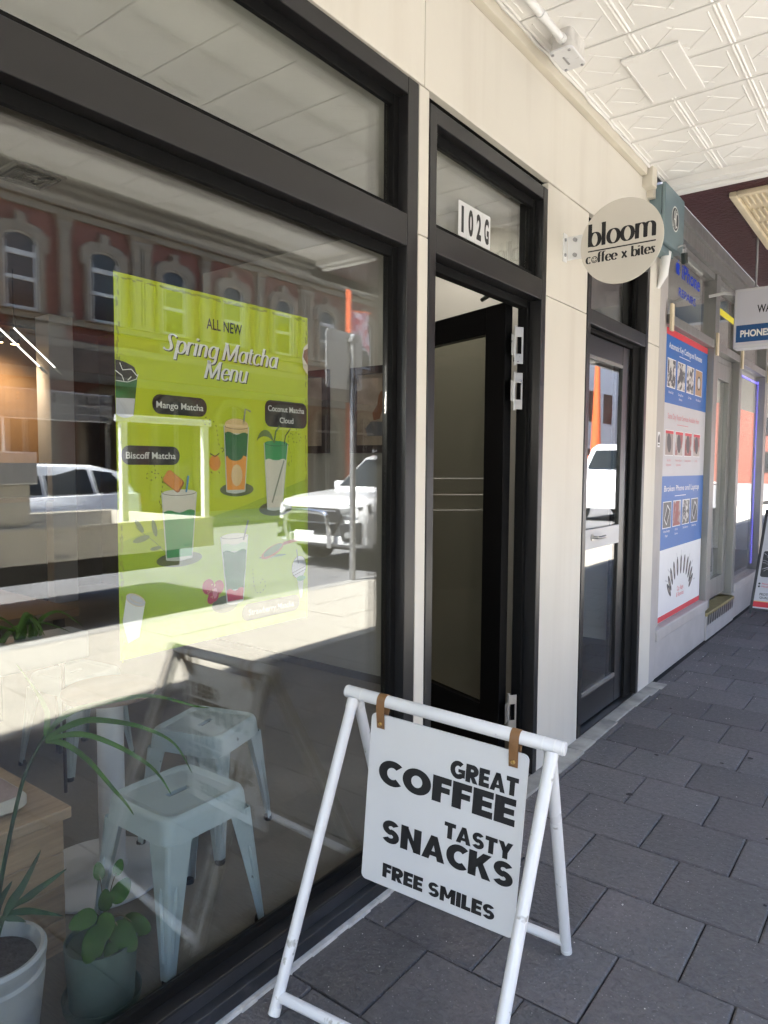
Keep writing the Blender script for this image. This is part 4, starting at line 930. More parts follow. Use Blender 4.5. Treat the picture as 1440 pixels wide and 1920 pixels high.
    b = MB(); line(b, pl, [(1.486, 1.511), (1.492, 1.535), (1.512, 1.556)], .0035, 7, 'ink'); leafp = _bez((1.445, 1.512), (1.435, 1.56), (1.39, 1.56), (1.378, 1.515), n=10)+_bez((1.378, 1.515), (1.40, 1.54), (1.43, 1.53), (1.445, 1.512), n=8)[1:-1]; flat(b, pl, leafp, 7, 'leaf_ink'); line(b, pl, [(1.445, 1.512), (1.452, 1.545), (1.468, 1.562)], .006, 7.2, 'leaf_ink'); b.build('leaf_garnish', None, t, kind='stuff')
    tumbler(1.249, 1.342, 1.270, 1.324, 1.254, 1.075, [(1.254, 'cream'), (1.231, 'pale_green'), (1.212, 'g_dark'), (1.106, 'strawberry')], (1.262, 1.070, .045, .024), straw=([(1.327, 1.24), (1.345, 1.295)], 'straw_grey'))
    # biscuit, fruit, scoop, cups
    b = MB(); c, s_ = math.cos(R(-35)), math.sin(R(-35))
    def rot(P, cx, cy): return [(cx+x*c-y*s_, cy+x*s_+y*c) for x, y in P]
    flat(b, pl, rot(rrect(-.029, .029, -.018, .018, .008), 1.099, 1.406), 8, 'biscuit2'); flat(b, pl, rot(rrect(-.028, .026, -.0165, .0165, .008), 1.0975, 1.4075), 8.5, 'biscuit')
    q = Pl(pl(1.113, 1.391, 0), Vector((0, -c, -s_)), Vector((0, s_, -c)), -.0003); text(b, q, 'Lotus', 0, 0, .010, 'ink', 9, off=.0, shear=.3); b.build('biscuit_picture', None, t, kind='stuff')
    b = MB(); flat(b, pl, ell(1.231, 1.453, .019, .021, 20), 3, 'biscuit'); line(b, pl, [(1.215, 1.478), (1.231, 1.470), (1.246, 1.479)], .003, 3.5, 'ink'); line(b, pl, [(1.217, 1.43), (1.222, 1.426)], .002, 3.5, 'ink'); line(b, pl, [(1.243, 1.43), (1.246, 1.426)], .002, 3.5, 'ink'); b.build('mango_picture', None, t, kind='stuff')
    b = MB()
    for i, (u, v, r) in enumerate(((1.205, 1.125, .020), (1.240, 1.120, .018), (1.222, 1.100, .018), (1.213, 1.09, .012))): flat(b, pl, ell(u, v, r, r*1.05, 16), 3+.3*i, 'berry')
    for i in range(26): a = random.uniform(0, 6.28); flat(b, pl, ell(1.22+.022*math.cos(a)*random.random(), 1.112+.022*math.sin(a)*random.random(), .0012, .0018, 6), 5, 'foam')
    flat(b, pl, ell(1.227, 1.105, .008, .014, 12), 5.3, 'p_pink'); b.build('strawberry_picture', None, t, kind='stuff')
    b = MB(); flat(b, pl, ell(1.438, 1.199, .046, .015, 24, rot=.35), 3, 'biscuit2'); flat(b, pl, ell(1.440, 1.202, .040, .011, 24, rot=.35), 3.4, 'leaf_ink'); flat(b, pl, [(1.478, 1.212), (1.482, 1.222), (1.562, 1.232), (1.565, 1.222)], 3.8, 'biscuit2'); flat(b, pl, ell(1.44, 1.184, .055, .004, 16), 2.5, 'leaf_ink'); b.build('scoop_picture', None, t, kind='stuff')
    b = MB(); flat(b, pl, [(1.533, 1.135), (1.57, 1.122), (1.562, 1.045), (1.553, 1.045)], 3, 'glassy'); flat(b, pl, ell(1.548, 1.140, .030, .034, 20, rot=-.3), 3.4, 'p_grey'); line(b, pl, ell(1.548, 1.140, .030, .034, 20, rot=-.3), .0012, 3.8, 'ink'); line(b, pl, [(1.52, 1.125), (1.576, 1.140)], .0015, 3.9, 'ink'); line(b, pl, [(1.523, 1.116), (1.579, 1.131)], .0015, 3.9, 'ink'); line(b, pl, [(1.545, 1.15), (1.538, 1.195)], .003, 4, 'p_photo'); flat(b, pl, ell(1.557, 1.105, .020, .008, 12), 4, 'g_green'); b.build('cup_picture', None, t, kind='stuff')
    b = MB(); flat(b, pl, [(y0, 1.655), (y0, 1.565), (.99, 1.565), (1.002, 1.66)], 3, 'g_dark'); flat(b, pl, [(y0, 1.602), (y0, 1.565)]+[(y0+.045*i/6, 1.563-.006*math.sin(PI*i/6)) for i in range(1, 7)]+[(.994, 1.604)], 3.5, 'p_grey'); flat(b, pl, [(y0, 1.672)]+[(y0+i*.010, 1.690-.002*i*i*.25) for i in range(6)]+[(1.003, 1.655), (.98, 1.642), (y0, 1.640)], 4, 'ink')
    for p_ in ([(y0, 1.665), (.96, 1.655), (.965, 1.643)], [(.955, 1.684), (.962, 1.668), (.985, 1.672), (1.0, 1.658)], [(.975, 1.645), (.985, 1.655)]): line(b, pl, p_, .0022, 4.6, 'paper')
    line(b, pl, [(y0, 1.642), (.975, 1.641), (.998, 1.650), (1.003, 1.662)], .0018, 4.8, 'paper'); b.build('iced_cup_picture', None, t, kind='stuff')
    b = MB(); flat(b, pl, [(.951, 1.075), (.962, 1.135), (1.012, 1.108), (.995, 1.03), (.965, 1.02)], 3, 'paper'); flat(b, pl, ell(.987, 1.122, .029, .013, 20, rot=-.5), 3.5, 'p_grey'); line(b, pl, ell(.987, 1.122, .029, .013, 20, rot=-.5), .0012, 3.9, 'foam'); line(b, pl, ell(.990, 1.124, .02, .008, 20, rot=-.5), .0012, 4.1, 'foam'); b.build('cup_picture', None, t, kind='stuff')
    b = MB(); flat(b, pl, [(y1, 1.815), (y1-.018, 1.80), (y1-.024, 1.77), (y1-.02, 1.74), (y1, 1.72)], 3, 'cream'); flat(b, pl, [(y1, 1.80), (y1-.016, 1.792), (y1-.021, 1.772), (y1, 1.748)], 3.5, 'cookie'); b.build('cookie_picture', None, t, kind='stuff')
    b = MB()                                             # leaf sprig, dashed arrows
    line(b, pl, [(1.071, 1.232), (1.04, 1.26), (1.005, 1.285), (.99, 1.298)], .0015, 3, 'leaf_ink')
    for (u, v, r, a) in ((1.000, 1.300, .020, 2.2), (1.042, 1.292, .022, 1.8), (1.005, 1.268, .024, .2), (1.045, 1.242, .016, .1)): flat(b, pl, ell(u, v, r, r*.32, 14, rot=a), 3.3, 'leaf_ink')
    for P in ([(1.045, 1.447), (1.047, 1.43)]+_arc(1.035, 1.42, .014, .010, 60, 400, 16)+_bez((1.045, 1.428), (1.075, 1.43), (1.08, 1.39), (1.05, 1.365), (1.052, 1.345), (1.066, 1.345), n=16),
              _arc(1.205, 1.562, .012, .010, 90, 420, 14)+_bez((1.215, 1.565), (1.25, 1.565), (1.235, 1.52), (1.24, 1.49), (1.262, 1.488), n=14),
              [(1.538, 1.557), (1.538, 1.545)]+_arc(1.535, 1.530, .022, .014, 90, -120, 14)+_bez((1.52, 1.545), (1.48, 1.53), (1.52, 1.47), (1.53, 1.46), (1.505, 1.452), n=14),
              _bez((1.362, 1.155), (1.365, 1.11), (1.365, 1.075), (1.395, 1.085), n=10)+_arc(1.40, 1.105, .010, .016, -90, 200, 12)): dashes(b, pl, P, .0020, 3, 'ink', .0055)
    for (u, v, d) in ((1.066, 1.345, 1), (1.262, 1.488, 1), (1.502, 1.452, -1)): line(b, pl, [(u-.007*d, v+.006), (u, v), (u-.007*d, v-.006)], .002, 3, 'ink')
    b.build('arrow_print', None, t, kind='stuff')
poster()

# ------------------------------------------------------------------ A-frame board
def aboard():
    d = Vector((.989, .138, -.068)).normalized(); up = Vector((.067, .009, .998)); up = (up-d*up.dot(d)).normalized(); n = up.cross(d)   # n points to +y side
    Cc = Vector((.350, 1.602, -.024))
    t = thing('sandwich_board', 'white tube A-frame board reading great coffee tasty snacks free smiles', 'sandwich board', (.35, 1.6, 0))
    P = lambda s, z, q=0.: Cc+d*s+up*z+n*q
    B1, B2 = P(-.324, .793), P(.324, .793)
    b = MB().tube([B1, P(-.320, .793), P(.320, .793), B2], [.0165, .0178, .0178, .0165], 20); bar = b.build('top_bar', 'white_paint', t, smooth=True)
    b = MB()
    for s in (-.318, -.268, .268, .298, .318): b.tube([P(s-.0015, .793), P(s+.0015, .793)], .0183, 20)
    b.build('bar_collar', 'white_gloss', bar, smooth=True, kind='stuff')
    LF, RF, LB, RB = Vector((.102, 1.249, 0)), Vector((.694, 1.318, 0)), Vector((.010, 1.935, 0)), Vector((.616, 1.955, 0))
    for top_, ft in ((P(-.293, .781, -.010), LF), (P(.293, .781, -.010), RF), (P(-.293, .775, .012), LB), (P(.283, .775, .012), RB)):
        b = MB().tube([top_, top_+(ft-top_)*.5, ft+Vector((0, 0, .002))], .0158, 18); lg = b.build('leg', 'white_paint', t, smooth=True)
        b = MB().tube([ft+Vector((0, 0, .001)), ft+(top_-ft).normalized()*.022], .0166, 14); b.build('foot_cap', 'white_gloss', lg, smooth=True)
        b = MB().tube([top_+(ft-top_).normalized()*.004-n*0, top_+(ft-top_).normalized()*.03], .0172, 14); b.build('weld', 'white_paint', lg, smooth=True)
    for a, c, ta, tc_ in ((LF, RF, P(-.293, .781), P(.293, .781)), (LB, RB, P(-.293, .775), P(.283, .775))):
        b = MB().tube([a+(ta-a)*.055, c+(tc_-c)*.055], .0142, 16); b.build('bottom_bar', 'white_paint', t, smooth=True)
    # hanging panel
    q = -.004
    b = MB(); b.prism([P(s, z, -.003) for s, z in rrect(-.233, .235, .248, .752, .016)], n*.006); pn = b.build('panel', 'panel_white', t, .001)
    pl = Pl(P(0, 0, -.0035), d, up, .0005)
    for w, a, c, z, h in (('GREAT', .022, .214, .634, .050), ('COFFEE', -.197, .212, .552, .074), ('TASTY', .018, .214, .459, .046), ('SNACKS', -.174, .222, .382, .070), ('FREE SMILES', -.163, .180, .277, .042)):
        letters(pn, pl, w, a, c, z, h, 'letter_black', 1)
    for s in (-.199, .196):                              # leather straps with brass studs
        b = MB(); w = .0125; pr = []
        for a in range(-10, 191, 20): pr.append((-.0195*math.cos(R(a))*1, .793+.0195*math.sin(R(a))))
        prof = [(-.0065, .712)]+[(-.0195, .775)]+[(x, z) for x, z in pr[1:-1]]+[(.0195, .775), (.0065, .712)]
        inn = [(x*.88, .793+(z-.793)*.9 if z > .78 else z) for x, z in prof]
        L = []
        for (x, z), (xi, zi) in zip(prof, inn): L += [P(s-w, z, x), P(s+w, z, x), P(s-w, zi, xi), P(s+w, zi, xi)]
        k = len(prof); fs = []
        for i in range(k-1): a0, a1 = 4*i, 4*i+4; fs += [(a0, a0+1, a1+1, a1), (a0+2, a1+2, a1+3, a0+3), (a0, a1, a1+2, a0+2), (a0+1, a0+3, a1+3, a1+1)]
        fs += [(0, 2, 3, 1), (4*k-4, 4*k-3, 4*k-1, 4*k-2)]; b.add(L, fs)
        st = b.build('strap', 'leather', t, smooth=True)
        b = MB().tube([P(s, .727, -.010), P(s, .727, -.0135), P(s, .727, -.0165)], [.0058, .0058, .0030], 12); b.build('stud', 'brass', st, smooth=True)
aboard()
# ------------------------------------------------------------------ the phone shop next door
def shop():
    T = thing('phone_shop', 'grey aluminium phone shop front with poster window and narrow glass door', 'building', (0, 6.5, 0))
    X = -.012
    b = MB(); b.box(-.14, -.002, 4.78, 4.900, 0, 3.0); b.build('corner_post', 'shop_plinth', T, .003)
    b = MB(); b.box(-.14, -.028, 4.902, 5.035, .33, 3.0); b.build('corner_post', 'shop_plinth', T, .003)
    b = MB(); b.box(-.16, -.006, 4.902, 6.30, .0, .262); b.box(-.16, -.006, 7.36, 11.5, 0, .262); b.build('plinth', 'shop_plinth', T, .004)
    b = MB(); b.box(-.16, .012, 4.905, 6.30, .264, .345); b.box(-.16, .012, 7.36, 11.5, .264, .345); b.build('window_sill', 'shop_plinth', T, .008)
    b = MB()
    b.box(-.10, X+.012, 5.036, 6.25, 2.415, 2.480); b.box(-.10, X+.012, 6.40, 11.5, 2.415, 2.480)
    b.box(-.10, X+.035, 4.90, 11.5, 3.005, 3.10); b.box(-.10, X+.06, 4.90, 11.5, 3.10, 3.19)
    b.box(-.10, X, 5.036, 11.5, 2.955, 3.003)
    fr = b.build('window_frame', 'alu', T, .003)
    for y0, y1, z0 in ((6.255, 6.395, .264), (7.245, 7.355, .264), (8.56, 8.72, .346), (10.4, 10.56, .346)): box('mullion', 'alu', T, -.11, X+.014, y0, y1, z0, 3.004, .003)
    for y in (5.005, 6.31, 7.30, 8.66): box('mullion_cap', 'yellowed', T, X+.015, X+.032, y-.028, y+.028, 2.36, 2.54, .003)
    pane(fr, 5.037, 6.253, .346, 2.414, -.045); pane(fr, 5.037, 6.253, 2.481, 2.954, -.045); pane(fr, 6.397, 7.243, 2.481, 2.954, -.045)
    pane(fr, 7.357, 8.558, .346, 2.414, -.045); pane(fr, 7.357, 8.558, 2.481, 2.954, -.045); pane(fr, 8.722, 10.4, .346, 2.954, -.045)
    # door
    b = MB(); b.box(-.105, -.06, 6.397, 6.46, .29, 2.36); b.box(-.105, -.06, 7.13, 7.243, .29, 2.36); b.box(-.104, -.061, 6.46, 7.13, 2.22, 2.359); b.box(-.104, -.061, 6.46, 7.13, .291, .46)
    d = b.build('door', 'alu', T, .003); pane(d, 6.462, 7.128, .462, 2.218, -.08); MB().box(-.10, -.065, 6.397, 7.243, 2.362, 2.413).build('door_head', 'alu', T, .002)
    b = MB().box(-.16, .006, 6.302, 7.358, .0, .20); b.build('door_step', 'shop_plinth', T, .004)
    b = MB(); b.box(-.12, .012, 6.31, 7.35, .202, .232); s = b.build('door_step', 'tape_yellow', T, .004); b = MB()
    for i in range(12): y = 6.33+.085*i; b.add([(.0135, y, .215), (.0135, y+.035, .215), (.0135, y+.01, .13), (.0135, y-.025, .13)], [(0, 1, 2, 3)])
    b.build('hazard_stripe', 'p_key', s, kind='stuff')
    # room behind
    struct(box('shop_floor', 'inner_grey', None, -5, -.165, 4.82, 11.5, 0, .25)); struct(box('shop_back_wall', 'shop_white', None, -3.6, -3.5, 4.82, 11.5, .25, 3.2))
    struct(box('shop_side_wall', 'shop_white', None, -3.5, -.16, 4.80, 4.88, .25, 3.2)); struct(box('shop_ceiling', 'shop_white', None, -3.5, -.12, 4.89, 11.5, 3.0, 3.1)); struct(box('shop_end_wall', 'shop_white', None, -3.5, -.12, 11.4, 11.5, .25, 3.0))
    b = MB(); b.box(-1.3, -.5, 7.8, 8.5, .25, 1.15); t = thing('display_counter', 'pale display counter inside the phone shop', 'counter', (-1, 8, .25)); b.build('counter_body', 'shop_white', t, .005); box('counter_top', 'dark_glass', t, -1.32, -.48, 7.78, 8.52, 1.152, 1.18)
    t = thing('floor_sign', 'yellow folding wet floor sign behind the phone shop door', 'floor sign', (-.35, 6.75, .25))
    for q, yy in ((-1, 6.66), (1, 6.90)): b = MB().add([(-.5, yy, .25), (-.22, yy, .25), (-.27, 6.78, .86), (-.45, 6.78, .86), (-.5, yy+.01*q, .25), (-.22, yy+.01*q, .25), (-.27, 6.78+.01*q, .86), (-.45, 6.78+.01*q, .86)], [(0, 1, 2, 3), (7, 6, 5, 4), (0, 3, 7, 4), (1, 5, 6, 2), (2, 6, 7, 3), (0, 4, 5, 1)]); b.build('sign_leaf', 'yellow', t)
    # LED strip round the display pane
    b = MB(); b2 = MB()
    for i in range(80): z = .42+1.93*i/79; b.box(-.058, -.050, 8.478, 8.488, z, z+.012)
    for i in range(40): y = 7.42+1.04*i/39; b.box(-.058, -.050, y, y+.012, 2.335, 2.345)
    led = thing('led_strip', 'violet blue lit LED strip round the phone shop display pane', 'LED strip', (-.05, 8.48, .4)); b.build('led_dot', 'led', led, kind='stuff')
    b2.box(-.064, -.059, 8.470, 8.496, .40, 2.37); b2.box(-.064, -.059, 7.40, 8.468, 2.328, 2.352); b2.build('led_tape', 'sign_blue', led)
    # blue window lettering
    L = thing('window_lettering', 'blue repairs lettering with a fruit shape on the upper phone shop glass', 'lettering', (-.04, 5.6, 2.7)); pl = Pl((-.0440, 0, 0), (0, 1, 0), (0, 0, 1), .0004)
    b = MB(); text(b, pl, 'iPhone', 5.415, 2.800, .098, 'letter_blue', 1, width=.50, off=.02); b.build('lettering', None, L, kind='stuff'); b = MB(); text(b, pl, 'REPAIRS', 5.345, 2.667, .055, 'letter_blue', 1, width=.462, off=.01); b.build('lettering', None, L, kind='stuff')
    b = MB(); ap = [(5.30, 2.878), (5.32, 2.884), (5.34, 2.876), (5.352, 2.858), (5.342, 2.845), (5.345, 2.828), (5.354, 2.82), (5.338, 2.80), (5.32, 2.803), (5.30, 2.803), (5.282, 2.80), (5.262, 2.82), (5.254, 2.85), (5.262, 2.874), (5.28, 2.884)]; flat(b, pl, ap, 1, 'letter_blue'); flat(b, pl, ell(5.310, 2.898, .013, .006, 12, rot=.8), 1, 'letter_blue'); b.build('fruit_shape', None, L)
    b = MB(); flat(b, pl, [(6.50, 2.745), (7.20, 2.745), (7.20, 2.80), (6.50, 2.80)], 1, 'yellow'); o = b.build('yellow_strip', None, None); tag(o, 'yellow strip sticker on the upper glass over the phone shop door', 'sticker')
    # poster
    P = thing('repair_poster', 'tall blue and white repair and key cutting poster in the phone shop window', 'poster', (-.04, 5.08, .35)); y0, y1 = 5.050, 6.225; W = y1-y0
    MB().box(-.0444, -.0430, y0, y1, .350, 2.408).build('sheet', 'p_white', P)
    pl = Pl((-.0430, y0, 0), (0, 1, 0), (0, 0, 1), .0005); b = MB()
    for z0, z1, m in ((2.362, 2.408, 'p_red'), (1.895, 2.362, 'p_blue'), (1.385, 1.895, 'p_grey'), (.865, 1.385, 'p_blue'), (.392, .865, 'p_white'), (.352, .392, 'p_red')): flat(b, pl, [(0, z0), (W, z0), (W, z1), (0, z1)], 1, m)
    b.build('print_background', None, P, kind='stuff')
    b = MB()
    text(b, pl, 'Automatic Key Cutting and Remotes', .10, 2.275, .040, 'p_white', 2, width=.90, off=.01); text(b, pl, 'Same Day Repair Services Available Here', .12, 1.79, .038, 'p_pink', 2, width=.86, off=.005); text(b, pl, 'Broken Phone and Laptop', .09, 1.277, .040, 'p_white', 2, width=.95, off=.01)
    for z, m in ((2.245, 'p_white'), (1.755, 'p_pink'), (1.240, 'p_white')): line(b, pl, [(.36, z), (.66, z)], .005, 2, m)
    text(b, pl, 'Car Keys', W/2, .52, .035, 'p_red', 2, width=.17, align='C'); text(b, pl, '& Remotes', W/2, .475, .033, 'p_red', 2, width=.2, align='C'); b.build('lettering', None, P, kind='stuff')
    caps = (('House Keys', 'Garage Door\nRemotes', 'Car Keys', 'Watch Battery'), ('Key Shell\nReplacement', 'Remote Battery\nReplacement', 'Opening Remote', 'Car Key'), ('Water Damage\nRepair', 'Unlock\nServices', 'Data Recovery', 'Software Issue'))
    for r, (zt, zb, hz, cm, pm_) in enumerate(((2.20, 2.01, 1.965, 'p_white', ('photo_busy', 'photo_busy', 'photo_busy', 'p_tan')), (1.705, 1.535, 1.49, 'p_pink', ('p_photo2', 'photo_red', 'photo_red', 'photo_red')), (1.20, 1.02, .985, 'p_white', ('p_photo', 'photo_red', 'photo_busy', 'p_photo')))):
        for c in range(4):
            b = MB(); u = .08+.25*c; flat(b, pl, [(u-.008, zb-.006), (u+.20, zb-.006), (u+.20, zt+.006), (u-.008, zt+.006)], 2, 'p_white'); flat(b, pl, [(u, zb), (u+.192, zb), (u+.192, zt), (u, zt)], 2.5, pm_[c])
            if pm_[c] == 'p_tan': flat(b, pl, ell(u+.10, (zt+zb)/2, .055, .055, 20), 3, 'p_key'); flat(b, pl, ell(u+.10, (zt+zb)/2, .042, .042, 20), 3.4, 'p_grey')
            elif pm_[c] == 'p_photo': flat(b, pl, [(u+.03, zb+.06), (u+.09, zb+.015), (u+.17, zb+.12), (u+.10, zb+.165)], 3, 'p_white'); flat(b, pl, [(u+.04, zb+.062), (u+.09, zb+.026), (u+.158, zb+.118), (u+.10, zb+.152)], 3.4, 'p_key')
            elif r == 1: flat(b, pl, ell(u+.09, (zt+zb)/2, .05, .07, 16, rot=.3), 3, 'p_key'); flat(b, pl, [(u, zt-.02), (u+.192, zt-.02), (u+.192, zt), (u, zt)], 3, 'p_red')
            for q, s in enumerate(caps[r][c].split('\n')): text(b, pl, s, u+.096, hz-.032*q, .017, cm, 3, align='C')
            b.build('photo_print', None, P, kind='stuff')
    b = MB()
    for i in range(11):                                  # fan of car keys
        a = R(180-18*i); cx, cz = W/2+.30*math.cos(a), .555+.16*math.sin(a)+.0; flat(b, pl, ell(cx, cz, .075, .022, 14, rot=a*.55+.68), 2+.1*i, 'p_key'); flat(b, pl, ell(cx, cz, .03, .010, 10, rot=a*.55+.68), 3.2+.1*i, 'p_photo2')
        if i % 3: line(b, pl, [(cx+.06*math.cos(a), cz+.06*math.sin(a)), (cx+.13*math.cos(a), cz+.11*math.sin(a))], .009, 4.5, 'p_grey')
    b.build('key_fan_print', None, P, kind='stuff')
    # soffit with textured maroon paint and a yellowed louvred panel
    A = thing('shop_awning', 'dark maroon textured awning soffit over the phone shop', 'awning', (1.5, 7, 3.2))
    MB().box(.052, 2.85, 4.768, 14, 3.186, 3.34).build('soffit', 'maroon', A); MB().box(2.852, 2.905, 4.662, 14, 3.115, 3.60).build('fascia', 'awning_grey', A)
    V = thing('louvred_panel', 'yellowed plastic louvred panel fixed to the maroon soffit', 'light panel', (.66, 5.6, 3.17))
    b = MB(); x0, x1, y0, y1, z = .338, .98, 4.985, 6.335, 3.170
    b.box(x0, x0+.045, y0, y1, z-.02, 3.186); b.box(x1-.045, x1, y0, y1, z-.02, 3.186); b.box(x0+.045, x1-.045, y0, y0+.045, z-.018, 3.186); b.box(x0+.045, x1-.045, y1-.045, y1, z-.018, 3.186); b.build('panel_rim', 'yellowed', V, .008)
    MB().box(x0+.045, x1-.045, y0+.045, y1-.045, z+.012, z+.02).build('panel_sheet', 'yellowed', V); b = MB()
    for i in range(16):
        for j in range(4): xx = x0+.06+.033*i; b.box(xx, xx+.014, y0+.07+.32*j, y0+.30+.32*j, z-.002, z+.012)
    b.build('louvre', 'yellowed', V, .004, kind='stuff')
    b = MB(); b.box(.05, 1.6, 7.3, 7.42, 2.83, 3.0); o = b.build('sign_rail', 'sign_blue', None); tag(o, 'navy blue rail under the maroon soffit behind the light box', 'rail')
    MB().box(-8, -.14, 4.79, 16, 3.3, 9).build('upper_wall', 'far_grey', T)
    MB().box(-3.4, -.13, 11.51, 16, 0, 3.28).build('far_wall', 'far_grey', T)
shop()
def hanging_sign():
    t = thing('light_box_sign', 'grey hanging light box sign reading watch and phones', 'sign', (.7, 6.0, 2.35)); x0, x1, z0, z1 = .188, 1.36, 2.355, 2.800
    box('case', 'signbox', t, x0, x1, 6.0, 6.14, z0, z1, .008)
    pl = Pl((x0, 6.0, z0), (1, 0, 0), (0, 0, 1), .0012); b = MB(); w = x1-x0
    flat(b, pl, rrect(.020, w-.02, .022, .423, .006), 1, 'p_grey'); flat(b, pl, [(.020, .045), (w-.02, .045), (w-.02, .172), (.020, .172)], 2, 'sign_blue'); b.build('face', None, t)
    b = MB(); text(b, pl, 'WATCH', .160, .255, .055, 'letter_black', 2, width=.20, off=.02); b.build('lettering', None, t, kind='stuff'); b = MB(); text(b, pl, 'PHONES', .050, .084, .047, 'paper', 3, width=.205, off=.035); b.build('lettering', None, t, kind='stuff')
    for x in (.32, 1.2): b = MB().tube([(x, 6.07, z1), (x, 6.07, 3.19)], .008, 8); b.build('hanger', 'galv', t)
    b = MB().tube([(-.01, 6.07, 2.79), (.10, 6.07, 2.80), (x0, 6.07, 2.78)], .012, 8); b.build('wall_arm', 'white_gloss', t)
hanging_sign()
def far_board():
    t = thing('poster_board', 'black framed leaning board with cracked phone poster outside the phone shop', 'sandwich board', (.36, 7.9, 0))
    u = Vector((1, .03, 0)).normalized(); v = Vector((.085, .17, 1)).normalized(); o = Vector((.066, 7.77, 0)); pl = Pl(o, u, v, .0012); w = .62; H = 1.05
    b = MB(); nn = pl.n
    for a0, a1, b0, b1 in ((0, .026, 0, H), (w-.026, w, 0, H), (.026, w-.026, H-.026, H), (.026, w-.026, .035, .061)): b.prism([pl(a0, b0), pl(a1, b0), pl(a1, b1), pl(a0, b1)], -nn*.022)
    b.build('frame', 'p_key', t, .002); b = MB(); b.prism([pl(.026, .061, -3), pl(w-.026, .061, -3), pl(w-.026, H-.026, -3), pl(.026, H-.026, -3)], -nn*.006); s = b.build('sheet', 'p_grey', t)
    b = MB(); flat(b, pl, [(.026, .075), (w-.026, .075), (w-.026, .128), (.026, .128)], -2, 'p_red'); flat(b, pl, [(.026, .128), (w-.026, .128), (w-.026, .136), (.026, .136)], -2, 'foam')
    text(b, pl, 'PHONE', .075, .80, .055, 'plum', -2, width=.30, off=.04); text(b, pl, 'PROTECT', .068, .190, .024, 'p_key', -2, width=.125, off=.02); text(b, pl, 'QUALITY', .072, .160, .020, 'p_key', -2, width=.12, off=.02)
    text(b, pl, 'Phone Repair', .075, .300, .016, 'p_red', -2, width=.15); text(b, pl, 'Motherboard', .075, .272, .016, 'p_red', -2, width=.15)
    for z in (.307, .279): flat(b, pl, ell(.052, z, .010, .010, 14), -2, 'p_key')
    flat(b, pl, rrect(.045, .42, .375, .635, .02), -2, 'p_key')
    for i in range(40): a = random.uniform(0, 6.28); r0, r1 = random.uniform(.005, .06), random.uniform(.05, .17); p0 = (max(.05, min(.41, .17+r0*math.cos(a))), max(.38, min(.63, .50+r0*math.sin(a)))); p1 = (max(.05, min(.41, .17+r1*math.cos(a+.2))), max(.38, min(.63, .50+r1*math.sin(a+.2)))); line(b, pl, [p0, p1], .0025, -1+.02*i, 'p_grey')
    b.build('poster_print', None, s, kind='stuff'); b = MB().tube([pl(w-.02, H-.03, -25), (o.x+w, 8.28, 0)], .012, 8); b.tube([pl(.02, H-.03, -25), (o.x+.05, 8.28, 0)], .012, 8); b.build('rear_strut', 'p_key', t, kind='stuff')
far_board()

# ------------------------------------------------------------------ the street the window mirrors
def car_body(t, secs, m='car_white', name='body'):
    """secs: (y, half width at sill, at waist, at shoulder, z sill, z waist, z shoulder, z crown, half width crown)"""
    rings = []
    for y, a, w, s, z0, z1, z2, z3, c in secs:
        h = [(a*.8, z0-.02), (a, z0), (w, z0+(z1-z0)*.45), (w, z1), (s, z2), (c, z3-.008), (c*.5, z3)]
        rings.append([(x, y, z) for x, z in h]+[(-x, y, z) for x, z in h[::-1]])
    return MB().loft(rings).build(name, m, t, smooth=True)
def wheel(t, x, y, r, w, side):
    b = MB(); pr = [(r*.62, -w/2), (r*.92, -w/2), (r, -w/2+.03), (r, w/2-.03), (r*.92, w/2), (r*.62, w/2)]; n = 28; rings = []
    for j in range(n): a = 2*PI*j/n; rings.append([(x+q, y+rr*math.cos(a), r+rr*math.sin(a)-.13) for rr, q in pr])
    b.loft(rings+[rings[0]], cap=False); wh = b.build('wheel', 'tyre', t, smooth=True)
    b = MB().tube([(x-w*.42, y, r-.13), (x+w*.42, y, r-.13)], r*.62, 20)
    for k in range(6): a = 2*PI*k/6; b.obox((x+side*w*.45, y+r*.33*math.cos(a), r-.13+r*.33*math.sin(a)), (1, 0, 0), (0, math.cos(a), math.sin(a)), (0, -math.sin(a), math.cos(a)), .012, r*.27, .035)
    b.build('rim', 'galv', wh)
    return wh
